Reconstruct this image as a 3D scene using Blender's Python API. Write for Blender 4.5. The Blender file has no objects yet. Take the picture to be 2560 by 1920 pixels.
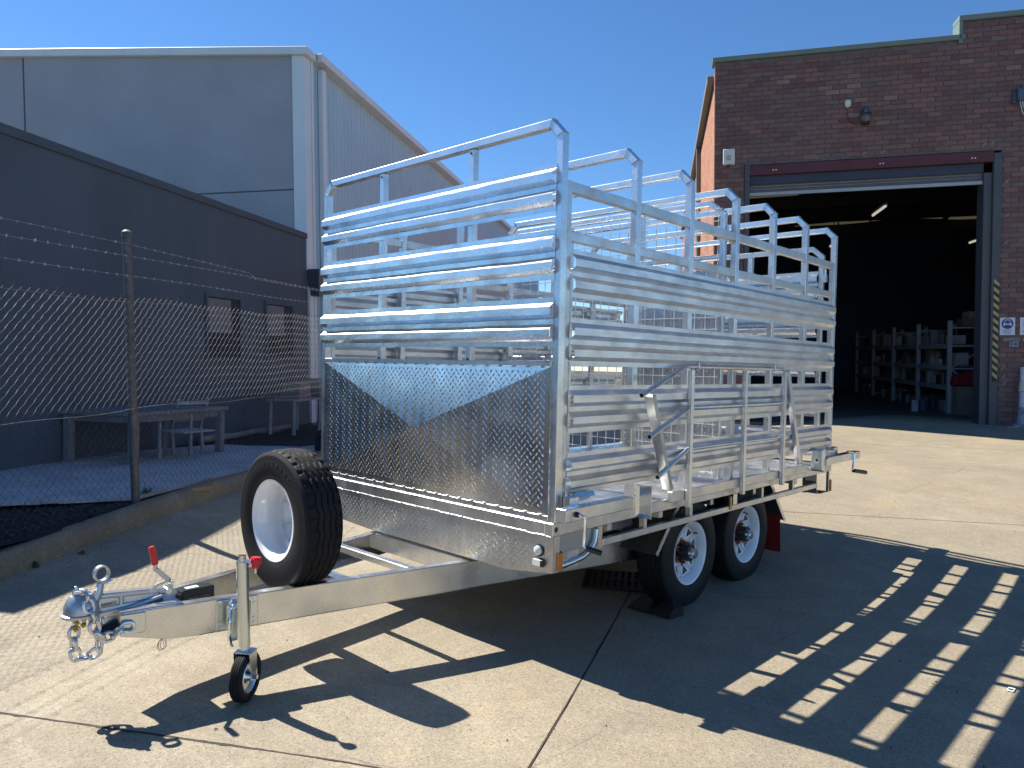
import bpy, bmesh, math, random
from mathutils import Vector as V, Matrix
random.seed(7)
R = math.radians
scene = bpy.context.scene

# ------------------------------------------------------------------ camera
CAM = V((2.2151, -2.6457, 1.458)); YAW, PIT, ROL, FPX = 0.7593, -0.0252, 0.0212, 1841.3
F_ = V((-math.sin(YAW)*math.cos(PIT), math.cos(YAW)*math.cos(PIT), math.sin(PIT)))
r0 = V((math.cos(YAW), math.sin(YAW), 0)); u0 = r0.cross(F_)
R_ = r0*math.cos(ROL) + u0*math.sin(ROL); U_ = -r0*math.sin(ROL) + u0*math.cos(ROL)
cd = bpy.data.cameras.new('camera'); cam = bpy.data.objects.new('camera', cd)
scene.collection.objects.link(cam); scene.camera = cam
cam.matrix_world = Matrix(((R_.x, U_.x, -F_.x, CAM.x), (R_.y, U_.y, -F_.y, CAM.y), (R_.z, U_.z, -F_.z, CAM.z), (0, 0, 0, 1)))
cd.sensor_fit = 'HORIZONTAL'; cd.sensor_width = 36.0; cd.lens = FPX*36/2560
cd.clip_start = 0.05; cd.clip_end = 900

# ------------------------------------------------------------------ light
SUN = V((-0.9, -0.16, 1.0)).normalized()
w = bpy.data.worlds.new('World'); scene.world = w; w.use_nodes = True
nt = w.node_tree; nt.nodes.clear()
sky = nt.nodes.new('ShaderNodeTexSky'); sky.sky_type = 'NISHITA'; sky.sun_disc = False
sky.sun_elevation = math.asin(SUN.z); sky.sun_rotation = math.atan2(SUN.x, SUN.y)
sky.altitude = 0; sky.air_density = 0.88; sky.dust_density = 0.0; sky.ozone_density = 6.0
bg = nt.nodes.new('ShaderNodeBackground'); bg.inputs[1].default_value = 0.080
wo = nt.nodes.new('ShaderNodeOutputWorld')
hs = nt.nodes.new('ShaderNodeHueSaturation'); hs.inputs['Saturation'].default_value = 1.12; nt.links.new(sky.outputs[0], hs.inputs['Color']); nt.links.new(hs.outputs[0], bg.inputs[0]); nt.links.new(bg.outputs[0], wo.inputs[0])
sl = bpy.data.lights.new('sun', 'SUN'); sl.energy = 5.0; sl.angle = R(0.53); sl.color = (1.0, 0.93, 0.82)
so = bpy.data.objects.new('sun', sl); scene.collection.objects.link(so)
so.rotation_euler = SUN.to_track_quat('Z', 'Y').to_euler(); so.location = (-9, -2, 12)
vs = scene.view_settings
vs.view_transform = 'Standard'; vs.look = 'None'; vs.gamma = 1; vs.use_curve_mapping = False; vs.exposure = 1.0
scene.cycles.max_bounces = 7; scene.cycles.diffuse_bounces = 3; scene.cycles.glossy_bounces = 4
scene.cycles.transmission_bounces = 3; scene.cycles.sample_clamp_indirect = 6
scene.cycles.use_denoising = True

# ------------------------------------------------------------------ geometry helpers
def ray(px, py): return F_ + R_*((px-1280)/FPX) - U_*((py-960)/FPX)
def on(px, py, n, c):          # real point where a sight line meets the plane n.P = c
    n = V(n); d = ray(px, py); return CAM + d*((c - CAM.dot(n))/d.dot(n))
def onx(px, py, x): return on(px, py, (1, 0, 0), x)
def ony(px, py, y): return on(px, py, (0, 1, 0), y)
def onz(px, py, z): return on(px, py, (0, 0, 1), z)
UP = V((-0.0072, -0.0299, 0.9995)).normalized()
E1 = V((0.86563575, 0.50022437, 0.02122087)).normalized(); E2 = UP.cross(E1).normalized(); E1 = E2.cross(UP)
WO = V((-0.4838, 12.4828, 0.5736))                                   # foot of the right door jamb
WD = V((-0.5438, 0.8389, 0.0212)).normalized(); FD = UP.cross(WD).normalized(); WD = FD.cross(UP)
LO = V((-10.4381, 5.0022, 0.3017))                                   # foot of the pale shed's corner
def soft(t, k=.25): return k*math.log1p(math.exp(min(t/k, 60)))
def gz(x, y):
    t = -0.5*x + 0.866*y
    right = 0.064*soft(t-1.7)
    if t > 11.3: right = 0.064*(11.3-1.7)
    left = 0.042*soft(-x-1.0, .3) + 0.012*max(0, y)
    k = min(1, max(0, (-x-2.2)/2.2)); k = k*k*(3-2*k)
    front = 0.045*min(1, max(0, -y/1.2)) if x > -3 else 0.0
    a = max(right, front if y < 0 else 0)
    b = min(0.16, left) + max(0, y-2)*0.03
    return a*(1-k) + b*k
class MB:
    def __init__(s): s.v = []; s.f = []
    def add(s, vs, fs):
        o = len(s.v); s.v += [tuple(p) for p in vs]; s.f += [tuple(i+o for i in f) for f in fs]; return s
    def box(s, x0, x1, y0, y1, z0, z1):
        return s.add([(x0,y0,z0),(x1,y0,z0),(x1,y1,z0),(x0,y1,z0),(x0,y0,z1),(x1,y0,z1),(x1,y1,z1),(x0,y1,z1)],
                     [(0,3,2,1),(4,5,6,7),(0,1,5,4),(1,2,6,5),(2,3,7,6),(3,0,4,7)])
    def bar(s, a, b, wd, ht, up=(0,0,1)):      # box section from a to b, ht along up
        a = V(a); b = V(b); d = (b-a).normalized(); up = V(up)
        sd = d.cross(up)
        if sd.length < 1e-4: sd = d.cross(V((1,0,0)))
        sd.normalize(); u = sd.cross(d).normalized()
        vs = [p + sd*(i*wd/2) + u*(j*ht/2) for p in (a, b) for i, j in ((-1,-1),(1,-1),(1,1),(-1,1))]
        return s.add(vs, [(0,1,2,3),(7,6,5,4),(0,4,5,1),(1,5,6,2),(2,6,7,3),(3,7,4,0)])
    def tube(s, pts, r, n=8, cap=True, closed=False):
        pts = [V(p) for p in pts]; m = len(pts); o = len(s.v); prev = None
        rs = r if isinstance(r, (list, tuple)) else [r]*m
        for i, p in enumerate(pts):
            if closed: d = (pts[(i+1) % m]-pts[i-1])
            else: d = pts[min(i+1, m-1)]-pts[max(i-1, 0)]
            d.normalize()
            if prev is None:
                a = d.orthogonal().normalized()
            else: a = (prev - d*prev.dot(d)).normalized()
            prev = a; b = d.cross(a)
            for k in range(n):
                t = 2*math.pi*k/n; s.v.append(tuple(p + (a*math.cos(t)+b*math.sin(t))*rs[i]))
        for i in range(m if closed else m-1):
            j = (i+1) % m
            for k in range(n):
                l = (k+1) % n; s.f.append((o+i*n+k, o+i*n+l, o+j*n+l, o+j*n+k))
        if cap and not closed:
            s.f.append(tuple(o+k for k in range(n-1, -1, -1))); s.f.append(tuple(o+(m-1)*n+k for k in range(n)))
        return s
    def lathe(s, prof, c, ax, n=32, cap=False):    # prof: (r, h) along ax
        c = V(c); ax = V(ax).normalized(); a = ax.orthogonal().normalized(); b = ax.cross(a); o = len(s.v); m = len(prof)
        for r, h in prof:
            for k in range(n):
                t = 2*math.pi*k/n; s.v.append(tuple(c + ax*h + (a*math.cos(t)+b*math.sin(t))*r))
        for i in range(m-1):
            for k in range(n):
                l = (k+1) % n; s.f.append((o+i*n+k, o+i*n+l, o+(i+1)*n+l, o+(i+1)*n+k))
        if cap:
            s.f.append(tuple(o+k for k in range(n-1, -1, -1))); s.f.append(tuple(o+(m-1)*n+k for k in range(n)))
        return s
    def quad(s, *p): return s.add(p, [tuple(range(len(p)))])
    def prism(s, poly, n, d):                  # polygon pushed by n*d
        n = V(n)*d; m = len(poly); a = [V(p) for p in poly]
        return s.add(a+[p+n for p in a], [tuple(range(m-1, -1, -1)), tuple(range(m, 2*m))] +
                     [(i, (i+1) % m, m+(i+1) % m, m+i) for i in range(m)])
    def extrude(s, prof, d):                   # open 3-D profile swept by vector d
        d = V(d); m = len(prof); a = [V(p) for p in prof]
        return s.add(a+[p+d for p in a], [(i, i+1, m+i+1, m+i) for i in range(m-1)])
    def mesh(s, name):
        me = bpy.data.meshes.new(name); me.from_pydata(s.v, [], s.f); me.update(); return me
    def build(s, name, mat, parent=None, smooth=False, bev=0, solid=0, fix=True, label=None, kind=None):
        me = s.mesh(name); me.materials.append(mat)
        if fix:
            bm = bmesh.new(); bm.from_mesh(me); bmesh.ops.recalc_face_normals(bm, faces=bm.faces); bm.to_mesh(me); bm.free()
        if smooth:
            for p in me.polygons: p.use_smooth = True
            try: me.set_sharp_from_angle(angle=R(38))
            except Exception: pass
        o = bpy.data.objects.new(name, me); scene.collection.objects.link(o)
        if parent: o.parent = parent
        if solid:
            m = o.modifiers.new('solid', 'SOLIDIFY'); m.thickness = solid; m.offset = 0
        if bev:
            m = o.modifiers.new('bevel', 'BEVEL'); m.width = bev; m.segments = 1; m.limit_method = 'ANGLE'; m.angle_limit = R(40)
        if label: o['label'] = label
        if kind: o['kind'] = kind
        return o
def tag(o, label=None, cat=None, group=None, kind=None):
    if label: o['label'] = label
    if cat: o['category'] = cat
    if group: o['group'] = group
    if kind: o['kind'] = kind
    return o
def empty(name, loc=(0,0,0), mat=None, **k):
    o = bpy.data.objects.new(name, None); scene.collection.objects.link(o); o.empty_display_size = .2
    if mat: o.matrix_world = mat
    else: o.location = loc
    bpy.context.view_layer.update()
    return tag(o, **k)
def frame(o, a, b, c): return Matrix(((a.x,b.x,c.x,o.x),(a.y,b.y,c.y,o.y),(a.z,b.z,c.z,o.z),(0,0,0,1)))
WM = frame(WO, E1, E2, UP); LM = frame(LO, WD, FD, UP)
WI = WM.inverted(); LI = LM.inverted()
def copy_tree(o, parent=None):
    c = o.copy(); scene.collection.objects.link(c)
    if parent: c.parent = parent
    for ch in [x for x in bpy.data.objects if x.parent == o]: copy_tree(ch, c)
    return c

def letters(body, size, m, extrude=.0006, sp=1.0, align='CENTER'):
    cu = bpy.data.curves.new('lettering', 'FONT'); cu.body = body; cu.size = size; cu.extrude = extrude; cu.space_character = sp
    cu.align_x = align; cu.align_y = 'CENTER' if align == 'CENTER' else 'BOTTOM_BASELINE'
    t = bpy.data.objects.new('lettering_tmp', cu); scene.collection.objects.link(t)
    dg = bpy.context.evaluated_depsgraph_get(); me = bpy.data.meshes.new_from_object(t.evaluated_get(dg)); me.name = 'lettering'
    bpy.data.objects.remove(t); bpy.data.curves.remove(cu); me.materials.clear(); me.materials.append(m)
    o = bpy.data.objects.new('lettering', me); scene.collection.objects.link(o); return o
# ------------------------------------------------------------------ materials
def mat(name, col=(.5,.5,.5), rough=.5, metal=0, spec=None):
    m = bpy.data.materials.new(name); m.use_nodes = True; b = m.node_tree.nodes['Principled BSDF']
    b.inputs['Base Color'].default_value = (*col, 1); b.inputs['Roughness'].default_value = rough; b.inputs['Metallic'].default_value = metal
    if spec is not None: b.inputs['Specular IOR Level'].default_value = spec
    return m
def N(m, t, **k):
    n = m.node_tree.nodes.new('ShaderNode'+t)
    for a, b in k.items():
        if a in n.inputs: n.inputs[a].default_value = b
        else: setattr(n, a, b)
    return n
def L(m, a, b): m.node_tree.links.new(a, b)
def coords(m, kind='Object', scale=(1,1,1)):
    tc = N(m, 'TexCoord'); mp = N(m, 'Mapping'); mp.inputs['Scale'].default_value = scale
    L(m, tc.outputs[kind], mp.inputs[0]); return mp.outputs[0]
def noise(m, co, sc, det=4, rough=.6):
    n = N(m, 'TexNoise'); n.inputs['Scale'].default_value = sc; n.inputs['Detail'].default_value = det; n.inputs['Roughness'].default_value = rough
    L(m, co, n.inputs[0]); return n.outputs[0]
def ramp(m, fac, stops):
    r = N(m, 'ValToRGB'); e = r.color_ramp.elements
    e[0].position, e[0].color = stops[0][0], (*stops[0][1], 1); e[1].position, e[1].color = stops[-1][0], (*stops[-1][1], 1)
    for p, c in stops[1:-1]:
        x = e.new(p); x.color = (*c, 1)
    L(m, fac, r.inputs[0]); return r.outputs[0]
def mix(m, fac, a, b, mode='MIX'):
    x = N(m, 'Mix', data_type='RGBA', blend_type=mode)
    if isinstance(fac, (int, float)): x.inputs[0].default_value = fac
    else: L(m, fac, x.inputs[0])
    for v, i in ((a, 6), (b, 7)):
        if isinstance(v, tuple): x.inputs[i].default_value = (*v, 1)
        else: L(m, v, x.inputs[i])
    return x.outputs[2]
def mapr(m, val, a, b, c, d):
    n = N(m, 'MapRange'); L(m, val, n.inputs[0])
    for i, v in enumerate((a, b, c, d)): n.inputs[i+1].default_value = v
    return n.outputs[0]
def math_(m, op, a, b=0.0):
    n = N(m, 'Math', operation=op)
    for v, i in ((a, 0), (b, 1)):
        if isinstance(v, (int, float)): n.inputs[i].default_value = v
        else: L(m, v, n.inputs[i])
    return n.outputs[0]
def bump(m, h, strength=.3, dist=.01):
    n = N(m, 'Bump'); n.inputs['Strength'].default_value = strength; n.inputs['Distance'].default_value = dist
    L(m, h, n.inputs['Height']); L(m, n.outputs[0], m.node_tree.nodes['Principled BSDF'].inputs['Normal'])
def bsdf(m): return m.node_tree.nodes['Principled BSDF'].inputs
def simple(name, c1, c2, sc=8, rough=.6, metal=0, bs=.15, bd=.004, stretch=(1,1,1), spec=None):
    m = mat(name, c1, rough, metal, spec); co = coords(m, 'Object', stretch); n = noise(m, co, sc, 5)
    L(m, ramp(m, n, [(.3, c1), (.7, c2)]), bsdf(m)['Base Color'])
    if bs: bump(m, noise(m, co, sc*6, 3), bs, bd)
    return m
def galv(name, c1, c2, r1, r2, streak=1.0, bs=.08, spangle=.06, bl=.7):
    m = mat(name, c1, r1, 1.0); co = coords(m, 'Object', (1, 1, streak))
    n1 = noise(m, co, 4.5, 5, .6); n2 = noise(m, co, 8, 3, .5)
    vo = N(m, 'TexVoronoi', voronoi_dimensions='3D'); vo.inputs['Scale'].default_value = 120; L(m, co, vo.inputs[0])
    sp = mapr(m, N_sep(m, vo.outputs['Color']), 0, 1, 1-spangle, 1+spangle)
    c = ramp(m, n1, [(.3, c1), (.72, c2)])
    c = mix(m, mapr(m, n2, .50, .80, 0, .55*bl), c, tuple(x*.66 for x in c1))
    c = mix(m, mapr(m, n2, .42, .28, 0, .4*bl), c, (.86,.86,.84))
    cmb = N(m, 'CombineColor'); [L(m, sp, cmb.inputs[i]) for i in range(3)]
    L(m, mix(m, 1.0, c, cmb.outputs[0], 'MULTIPLY'), bsdf(m)['Base Color'])
    L(m, mapr(m, n2, .3, .75, r1, r2), bsdf(m)['Roughness'])
    bump(m, n1, bs, .02)
    return m
def N_sep(m, col):
    s = N(m, 'SeparateColor'); L(m, col, s.inputs[0]); return s.outputs[0]

GALV = galv('galvanised_tube', (.62,.65,.68), (.78,.80,.81), .24, .40)
GDULL = galv('galvanised_dull', (.56,.57,.57), (.72,.72,.70), .30, .50)
SHEET = galv('galvanised_sheet', (.66,.68,.70), (.80,.81,.81), .20, .34, bs=.1)
SIDES = galv('galvanised_side_sheet', (.62,.63,.64), (.80,.80,.79), .30, .48, streak=2.2, bs=.05, spangle=.03)
PLATE = galv('chequer_plate', (.66,.67,.67), (.80,.80,.79), .19, .29, bs=.06, bl=.25)
FRESH = galv('galvanised_skirt', (.56,.58,.59), (.74,.74,.72), .26, .5, streak=.25, bs=.3)
ZINC = mat('zinc_plated', (.62,.68,.70), .22, 1.0)
CHROME = mat('chrome', (.8,.82,.84), .08, 1.0)
CHAIN = galv('chain_steel', (.60,.63,.66), (.72,.74,.76), .25, .4)
SILVER = simple('silver_paint', (.44,.46,.49), (.52,.54,.57), 12, .32, .75, .1, .003)
RUBBER = simple('tyre_rubber', (.008,.009,.011), (.017,.017,.019), 14, .7, 0, .15, .003, spec=.22)
RUBBERS = simple('tyre_sidewall', (.009,.010,.012), (.016,.016,.018), 20, .55, 0, .1, .002, spec=.28)
WHITE = simple('wheel_white', (.78,.80,.83), (.86,.88,.90), 2.5, .18, 0, 0); bsdf(WHITE)['Coat Weight'].default_value = .5
BLACK = mat('black_plastic', (.012,.012,.014), .38)
HUBBLK = mat('hub_black', (.01,.01,.012), .45)
RED = mat('red_grip', (.62,.016,.022), .38)
FLAP = mat('red_mudflap', (.20,.008,.008), .6)
ORANGE = mat('orange_nut_tag', (.48,.085,.025), .5)
AMBER = mat('amber_lens', (.55,.17,.02), .15); bsdf(AMBER)['Coat Weight'].default_value = .6
LENS = mat('clear_lens', (.75,.77,.8), .08, .3)
YEL = mat('yellow_shackle_pin', (.55,.36,.03), .5)
PRINT = mat('pale_print', (.7,.7,.68), .5)
DARKIN = mat('tube_inside', (.01,.01,.01), .8)

# concrete
def concrete(name, tint=1.0):
    m = mat(name, (.36,.30,.22), .78, 0, .35)
    co = coords(m, 'Object')
    big = noise(m, co, .55, 5, .6); med = noise(m, co, 2.6, 6, .68); fine = noise(m, co, 75, 4, .75)
    vf = N(m, 'TexVoronoi'); vf.inputs['Scale'].default_value = 210; L(m, co, vf.inputs[0])
    a = ramp(m, big, [(.25, (.242*tint,.210*tint,.155*tint)), (.5, (.350*tint,.305*tint,.215*tint)), (.78, (.440*tint,.388*tint,.285*tint))])
    b = mix(m, mapr(m, med, .36, .72, .0, .75), a, (.215*tint,.180*tint,.135*tint))
    # long trowel and tyre streaks along the yard
    tw_ = N(m, 'TexCoord'); mp_ = N(m, 'Mapping'); mp_.inputs['Rotation'].default_value = (0, 0, R(-32)); mp_.inputs['Scale'].default_value = (.45, 3.4, 1)
    L(m, tw_.outputs['Object'], mp_.inputs[0]); st = noise(m, mp_.outputs[0], 1.6, 8, .78)
    b = mix(m, mapr(m, st, .56, .76, 0, .55), b, (.54,.46,.35))
    b = mix(m, mapr(m, st, .42, .28, 0, .50), b, (.19,.165,.13))
    rs_ = noise(m, co, .95, 4, .6)
    b = mix(m, mapr(m, rs_, .56, .70, 0, .35), b, (.50,.37,.20))
    dk = noise(m, co, 1.35, 6, .72)
    b = mix(m, mapr(m, dk, .61, .72, 0, .42), b, (.14,.122,.105))
    c = mix(m, mapr(m, fine, .36, .64, .0, .62), b, (.17,.145,.112))
    mid = noise(m, co, 22, 4, .7)
    c = mix(m, mapr(m, mid, .55, .75, 0, .35), c, (.50,.43,.32))
    sta = noise(m, coords(m, 'Object', (1.0, 2.2, 1)), 2.9, 3, .55)
    c = mix(m, mapr(m, sta, .700, .730, 0, .55), c, (.17,.155,.145))
    sp = N_sep(m, vf.outputs['Color'])
    c = mix(m, mapr(m, sp, .93, .98, 0, .30), c, (.62,.56,.45))
    c = mix(m, mapr(m, sp, .09, .05, 0, .6), c, (.07,.06,.05))
    # fine crazing cracks
    vc = N(m, 'TexVoronoi', feature='DISTANCE_TO_EDGE'); vc.inputs['Scale'].default_value = .42
    wob = N(m, 'Mix', data_type='RGBA'); wob.inputs[0].default_value = .12
    nn = N(m, 'TexNoise'); nn.inputs['Scale'].default_value = 2.0; nn.inputs['Detail'].default_value = 5; L(m, co, nn.inputs[0])
    L(m, co, wob.inputs[6]); L(m, nn.outputs['Color'], wob.inputs[7]); L(m, wob.outputs[2], vc.inputs[0])
    cr = mapr(m, vc.outputs['Distance'], .0, .0022, 1, 0)
    crm = math_(m, 'MULTIPLY', cr, mapr(m, noise(m, co, .8, 2), .52, .60, 0, .8))
    c = mix(m, crm, c, (.10,.085,.07))
    L(m, c, bsdf(m)['Base Color'])
    L(m, mapr(m, med, .3, .7, .62, .86), bsdf(m)['Roughness'])
    bump(m, math_(m, 'ADD', fine, math_(m, 'MULTIPLY', med, .6)), .35, .006)
    return m
CONC = concrete('concrete_slab')
KERBM = concrete('kerb_concrete', .62)
DIRT = simple('dark_joint_filler', (.03,.026,.022), (.06,.05,.04), 20, .9)
MULCH = simple('bark_mulch', (.010,.009,.009), (.035,.028,.024), 40, .85, 0, .8, .03)
BARK = simple('bark_chip', (.016,.012,.010), (.06,.045,.036), 9, .7)

# ================================================================== GROUND
base = MB()
nx, ny = 40, 40
far = MB(); far.quad((-260,-260,-.35),(260,-260,-.35),(260,260,-.35),(-260,260,-.35))
g = far.build('ground', simple('street_asphalt', (.045,.043,.04), (.08,.075,.07), 3, .9), fix=True); tag(g, kind='structure')
# slabs: grid in a frame turned 30 degrees
UA = V((.852, .523, 0)).normalized(); UB = V((-.428, .904, 0)).normalized()
PJ = onz(1450, 1708, 0.0)                        # a point on the long joint that runs towards the camera
PA = onz(430, 1853, 0.03)                        # a point on the joint crossing under the drawbar
# intersection of the two joints
def isect(p, d, q, e):
    den = d.x*e.y - d.y*e.x; t = ((q.x-p.x)*e.y - (q.y-p.y)*e.x)/den; return V((p.x+d.x*t, p.y+d.y*t, 0))
JX = isect(PA, UA, PJ, UB)
yard = empty('concrete_yard', (0,0,0), kind='structure')
us = [-22, -16, -10.5, -5.2, 0, 5.4, 11, 17, 24]; vsn = [-13, -6.6, 0, 4.9, 9.2, 14.2, 20, 27]
bm_base = MB()
def patch(m, u0, u1, v0, v1, dz, gap, skirt):
    nu = max(2, int((u1-u0)/.35)); nv = max(2, int((v1-v0)/.35)); o = len(m.v)
    for j in range(nv+1):
        for i in range(nu+1):
            u = u0+gap+(u1-u0-2*gap)*i/nu; v = v0+gap+(v1-v0-2*gap)*j/nv
            if skirt and (i in (0, nu) or j in (0, nv)):
                u += random.uniform(-.003,.003); v += random.uniform(-.003,.003)
            p = JX + UA*u + UB*v
            m.v.append((p.x, p.y, gz(p.x, p.y)+dz))
    for j in range(nv):
        for i in range(nu):
            a = o+j*(nu+1)+i; m.f.append((a, a+1, a+nu+2, a+nu+1))
    if skirt:
        ring = [o+i for i in range(nu+1)] + [o+j*(nu+1)+nu for j in range(1, nv+1)] + [o+nv*(nu+1)+i for i in range(nu-1, -1, -1)] + [o+j*(nu+1) for j in range(nv-1, 0, -1)]
        k = len(m.v)
        for i in ring:
            x, y, z = m.v[i]; m.v.append((x, y, z-.07))
        for i in range(len(ring)):
            j = (i+1) % len(ring); m.f.append((ring[j], ring[i], k+i, k+j))
for i in range(len(us)-1):
    for j in range(len(vsn)-1):
        sb = MB(); patch(sb, us[i], us[i+1], vsn[j], vsn[j+1], 0, .0045, True)
        cx = JX + UA*((us[i]+us[i+1])/2) + UB*((vsn[j]+vsn[j+1])/2)
        sb.build('concrete_slab', CONC, yard, smooth=True, fix=False)
patch(bm_base, us[0], us[-1], vsn[0], vsn[-1], -.022, 0, False)
jf = bm_base.build('joint_filler', DIRT, yard, fix=False)

random.seed(77); jr = MB()
def ribbon(P, D, t0, t1):
    t = t0; rows = []; off = 0; wv = .006
    while t <= t1:
        q = P + D*t; nrm_ = V((-D.y, D.x, 0)); off = off*.9 + random.uniform(-.0016,.0016); wv = max(.0035, min(.011, wv+random.uniform(-.0012,.0012)))
        l = wv + (random.uniform(.004,.014) if random.random() < .03 else 0); r_ = wv + (random.uniform(.004,.014) if random.random() < .03 else 0)
        a_, b_ = q + nrm_*(off+l*.6), q + nrm_*(off-r_*.6); z = gz(q.x, q.y)+.0012
        rows.append(((a_.x,a_.y,z),(b_.x,b_.y,z))); t += .022
    o_ = len(jr.v)
    for a_, b_ in rows: jr.v += [a_, b_]
    for i in range(len(rows)-1): jr.f.append((o_+2*i, o_+2*i+1, o_+2*i+3, o_+2*i+2))
ribbon(JX, UA, -2.5, 6); ribbon(JX, UB, -3.5, 4.8); ribbon(JX+UB*4.9, UA, -4, 9)
jr.build('joint_crack', DIRT, yard, fix=False)
# planted bed behind the kerb: everything on the far side of the kerb line
def fl(s, n, z=0): return LO + WD*s + FD*n      # s along the fence direction, n away from the yard
NK = 0.0
kb = [onz(x, y, z) for x, y, z in ((87,1403,.10),(434,1290,.10))]
nk = (kb[0].dot(FD)+kb[1].dot(FD))/2 - LO.dot(FD)            # kerb foot, in the bed's frame (negative)
def bedz(s, n):
    P = LO + WD*s + FD*n; return .215 + .018*(s+12)/5 + .01*math.sin(s*3.1+n*5)
bed = MB(); o = 0; S0, S1 = -22, 1.0; n0_, n1_ = nk+.10, .3
ns, nn_ = 90, 24
for j in range(nn_+1):
    for i in range(ns+1):
        s = S0+(S1-S0)*i/ns; n = n0_+(n1_-n0_)*j/nn_
        P = LO + WD*s + FD*n; bed.v.append((P.x, P.y, bedz(s, n)+(random.uniform(-.012,.012) if j > 1 else 0)))
for j in range(nn_):
    for i in range(ns):
        a = j*(ns+1)+i; bed.f.append((a, a+1, a+ns+2, a+ns+1))
tag(bed.build('mulch_bed', MULCH, smooth=True, fix=False), kind='structure')
# bark chips: uncountable
chips = MB(); random.seed(3)
for _ in range(5200):
    s = random.uniform(-13.6, -6.5); n = random.uniform(nk+.13, nk+1.0) if random.random() < .75 else random.uniform(nk+1.0, -.1)
    P = LO + WD*s + FD*n; z = bedz(s, n)+.008; a = random.uniform(0, 6.28); l = random.uniform(.008,.026); t = random.uniform(.003,.008)
    d = V((math.cos(a), math.sin(a), random.uniform(-.35,.35)))*l; e = V((-math.sin(a), math.cos(a), random.uniform(-.5,.5)))*t
    p = V((P.x, P.y, z)); chips.quad(p-d-e, p+d-e, p+d+e, p-d+e)
tag(chips.build('bark_chips', BARK, fix=False), 'loose black bark chips covering the garden bed behind the kerb', kind='stuff')
# kerb: rounded roll profile following the fence
kerb = MB()
kp = [(-.004,-.12),(0,.0),(.012,.055),(.032,.098),(.062,.128),(.10,.140),(.15,.138),(.16,.10),(.16,-.12)]
kl = []
for i in range(61):
    s = -22 + 23*i/60; P = LO + WD*s + FD*nk; kl.append((s, P))
for i, (s, P) in enumerate(kl):
    z0 = gz(P.x, P.y) + .0
    for a, z in kp:
        q = P + FD*a; kerb.v.append((q.x, q.y, z0+z+random.uniform(-.002,.002)))
m_ = len(kp)
for i in range(60):
    for k in range(m_-1): kerb.f.append((i*m_+k, (i+1)*m_+k, (i+1)*m_+k+1, i*m_+k+1))
tag(kerb.build('kerb', KERBM, smooth=True, fix=True), kind='structure')

# ================================================================== LEFT BUILDINGS
GREYD = simple('dark_grey_render', (.066,.090,.115), (.092,.118,.145), .9, .85, 0, .12, .004, (1,1,.35))
GREYL = simple('light_grey_panel', (.31,.33,.365), (.36,.385,.42), .9, .85, 0, .1, .004)
CREAM = simple('cream_steel', (.62,.70,.73), (.70,.76,.78), 1.5, .45, 0, .03, .002)
CREAMW = simple('cream_cladding', (.40,.54,.63), (.47,.61,.69), .8, .5, 0, .03, .002)
def part(mb, name, m, par, **k):
    o = mb.build(name, m, None, **k); o.parent = par; return o      # coordinates are the parent's own frame
ann = empty('grey_annex', mat=LM, label='dark grey rendered annex with raking flat wall behind the chain link fence', cat='building')
AS = -8.45
part(MB().box(AS, 0, -.0, .25, -.8, 3.50), 'wall', GREYD, ann)
part(MB().box(AS+.02, -.02, .25, 8, -.8, 3.3), 'rear_wall', GREYD, ann)
part(MB().add([(AS-.03,-.03,3.56),(0.0,-.03,3.50),(0.0,.30,3.50),(AS-.03,.30,3.56),(AS-.03,-.03,3.66),(0.0,-.03,3.60),(0.0,.30,3.60),(AS-.03,.30,3.66)],
     [(0,3,2,1),(4,5,6,7),(0,1,5,4),(1,2,6,5),(2,3,7,6),(3,0,4,7)]), 'coping', simple('grey_flashing', (.062,.085,.108), (.075,.10,.125), 3, .8), ann)
part(MB().box(AS-.0, 0, -.001, .26, 3.499, 3.57), 'parapet', GREYD, ann)
PAPER = simple('papered_glass', (.165,.165,.175), (.205,.20,.205), 3, .85, 0, .02, .002)
GLASSD = mat('dark_glass', (.02,.025,.035), .08)
for (a, b, c) in ((-3.30, -2.68, -2.42), (-1.58, -.97, -.66)):
    fr = MB()
    for x0, x1, z0, z1 in ((a-.05, c+.05, 2.16, 2.22), (a-.05, c+.05, 1.20, 1.25), (a-.05, a, 1.25, 2.16), (c, c+.05, 1.25, 2.16)):
        fr.box(x0, x1, -.035, .0, z0, z1)
    wn = part(fr, 'window', GREYD, ann)
    part(MB().box(a, c, -.012, -.002, 1.25, 2.16), 'pane', simple('black_film_glass', (.03,.036,.048), (.036,.042,.055), 3, .95, 0, 0), wn)
    part(MB().box(a+.01, b, -.020, -.013, 1.62, 2.14), 'paper_sheet', PAPER, wn)
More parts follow.
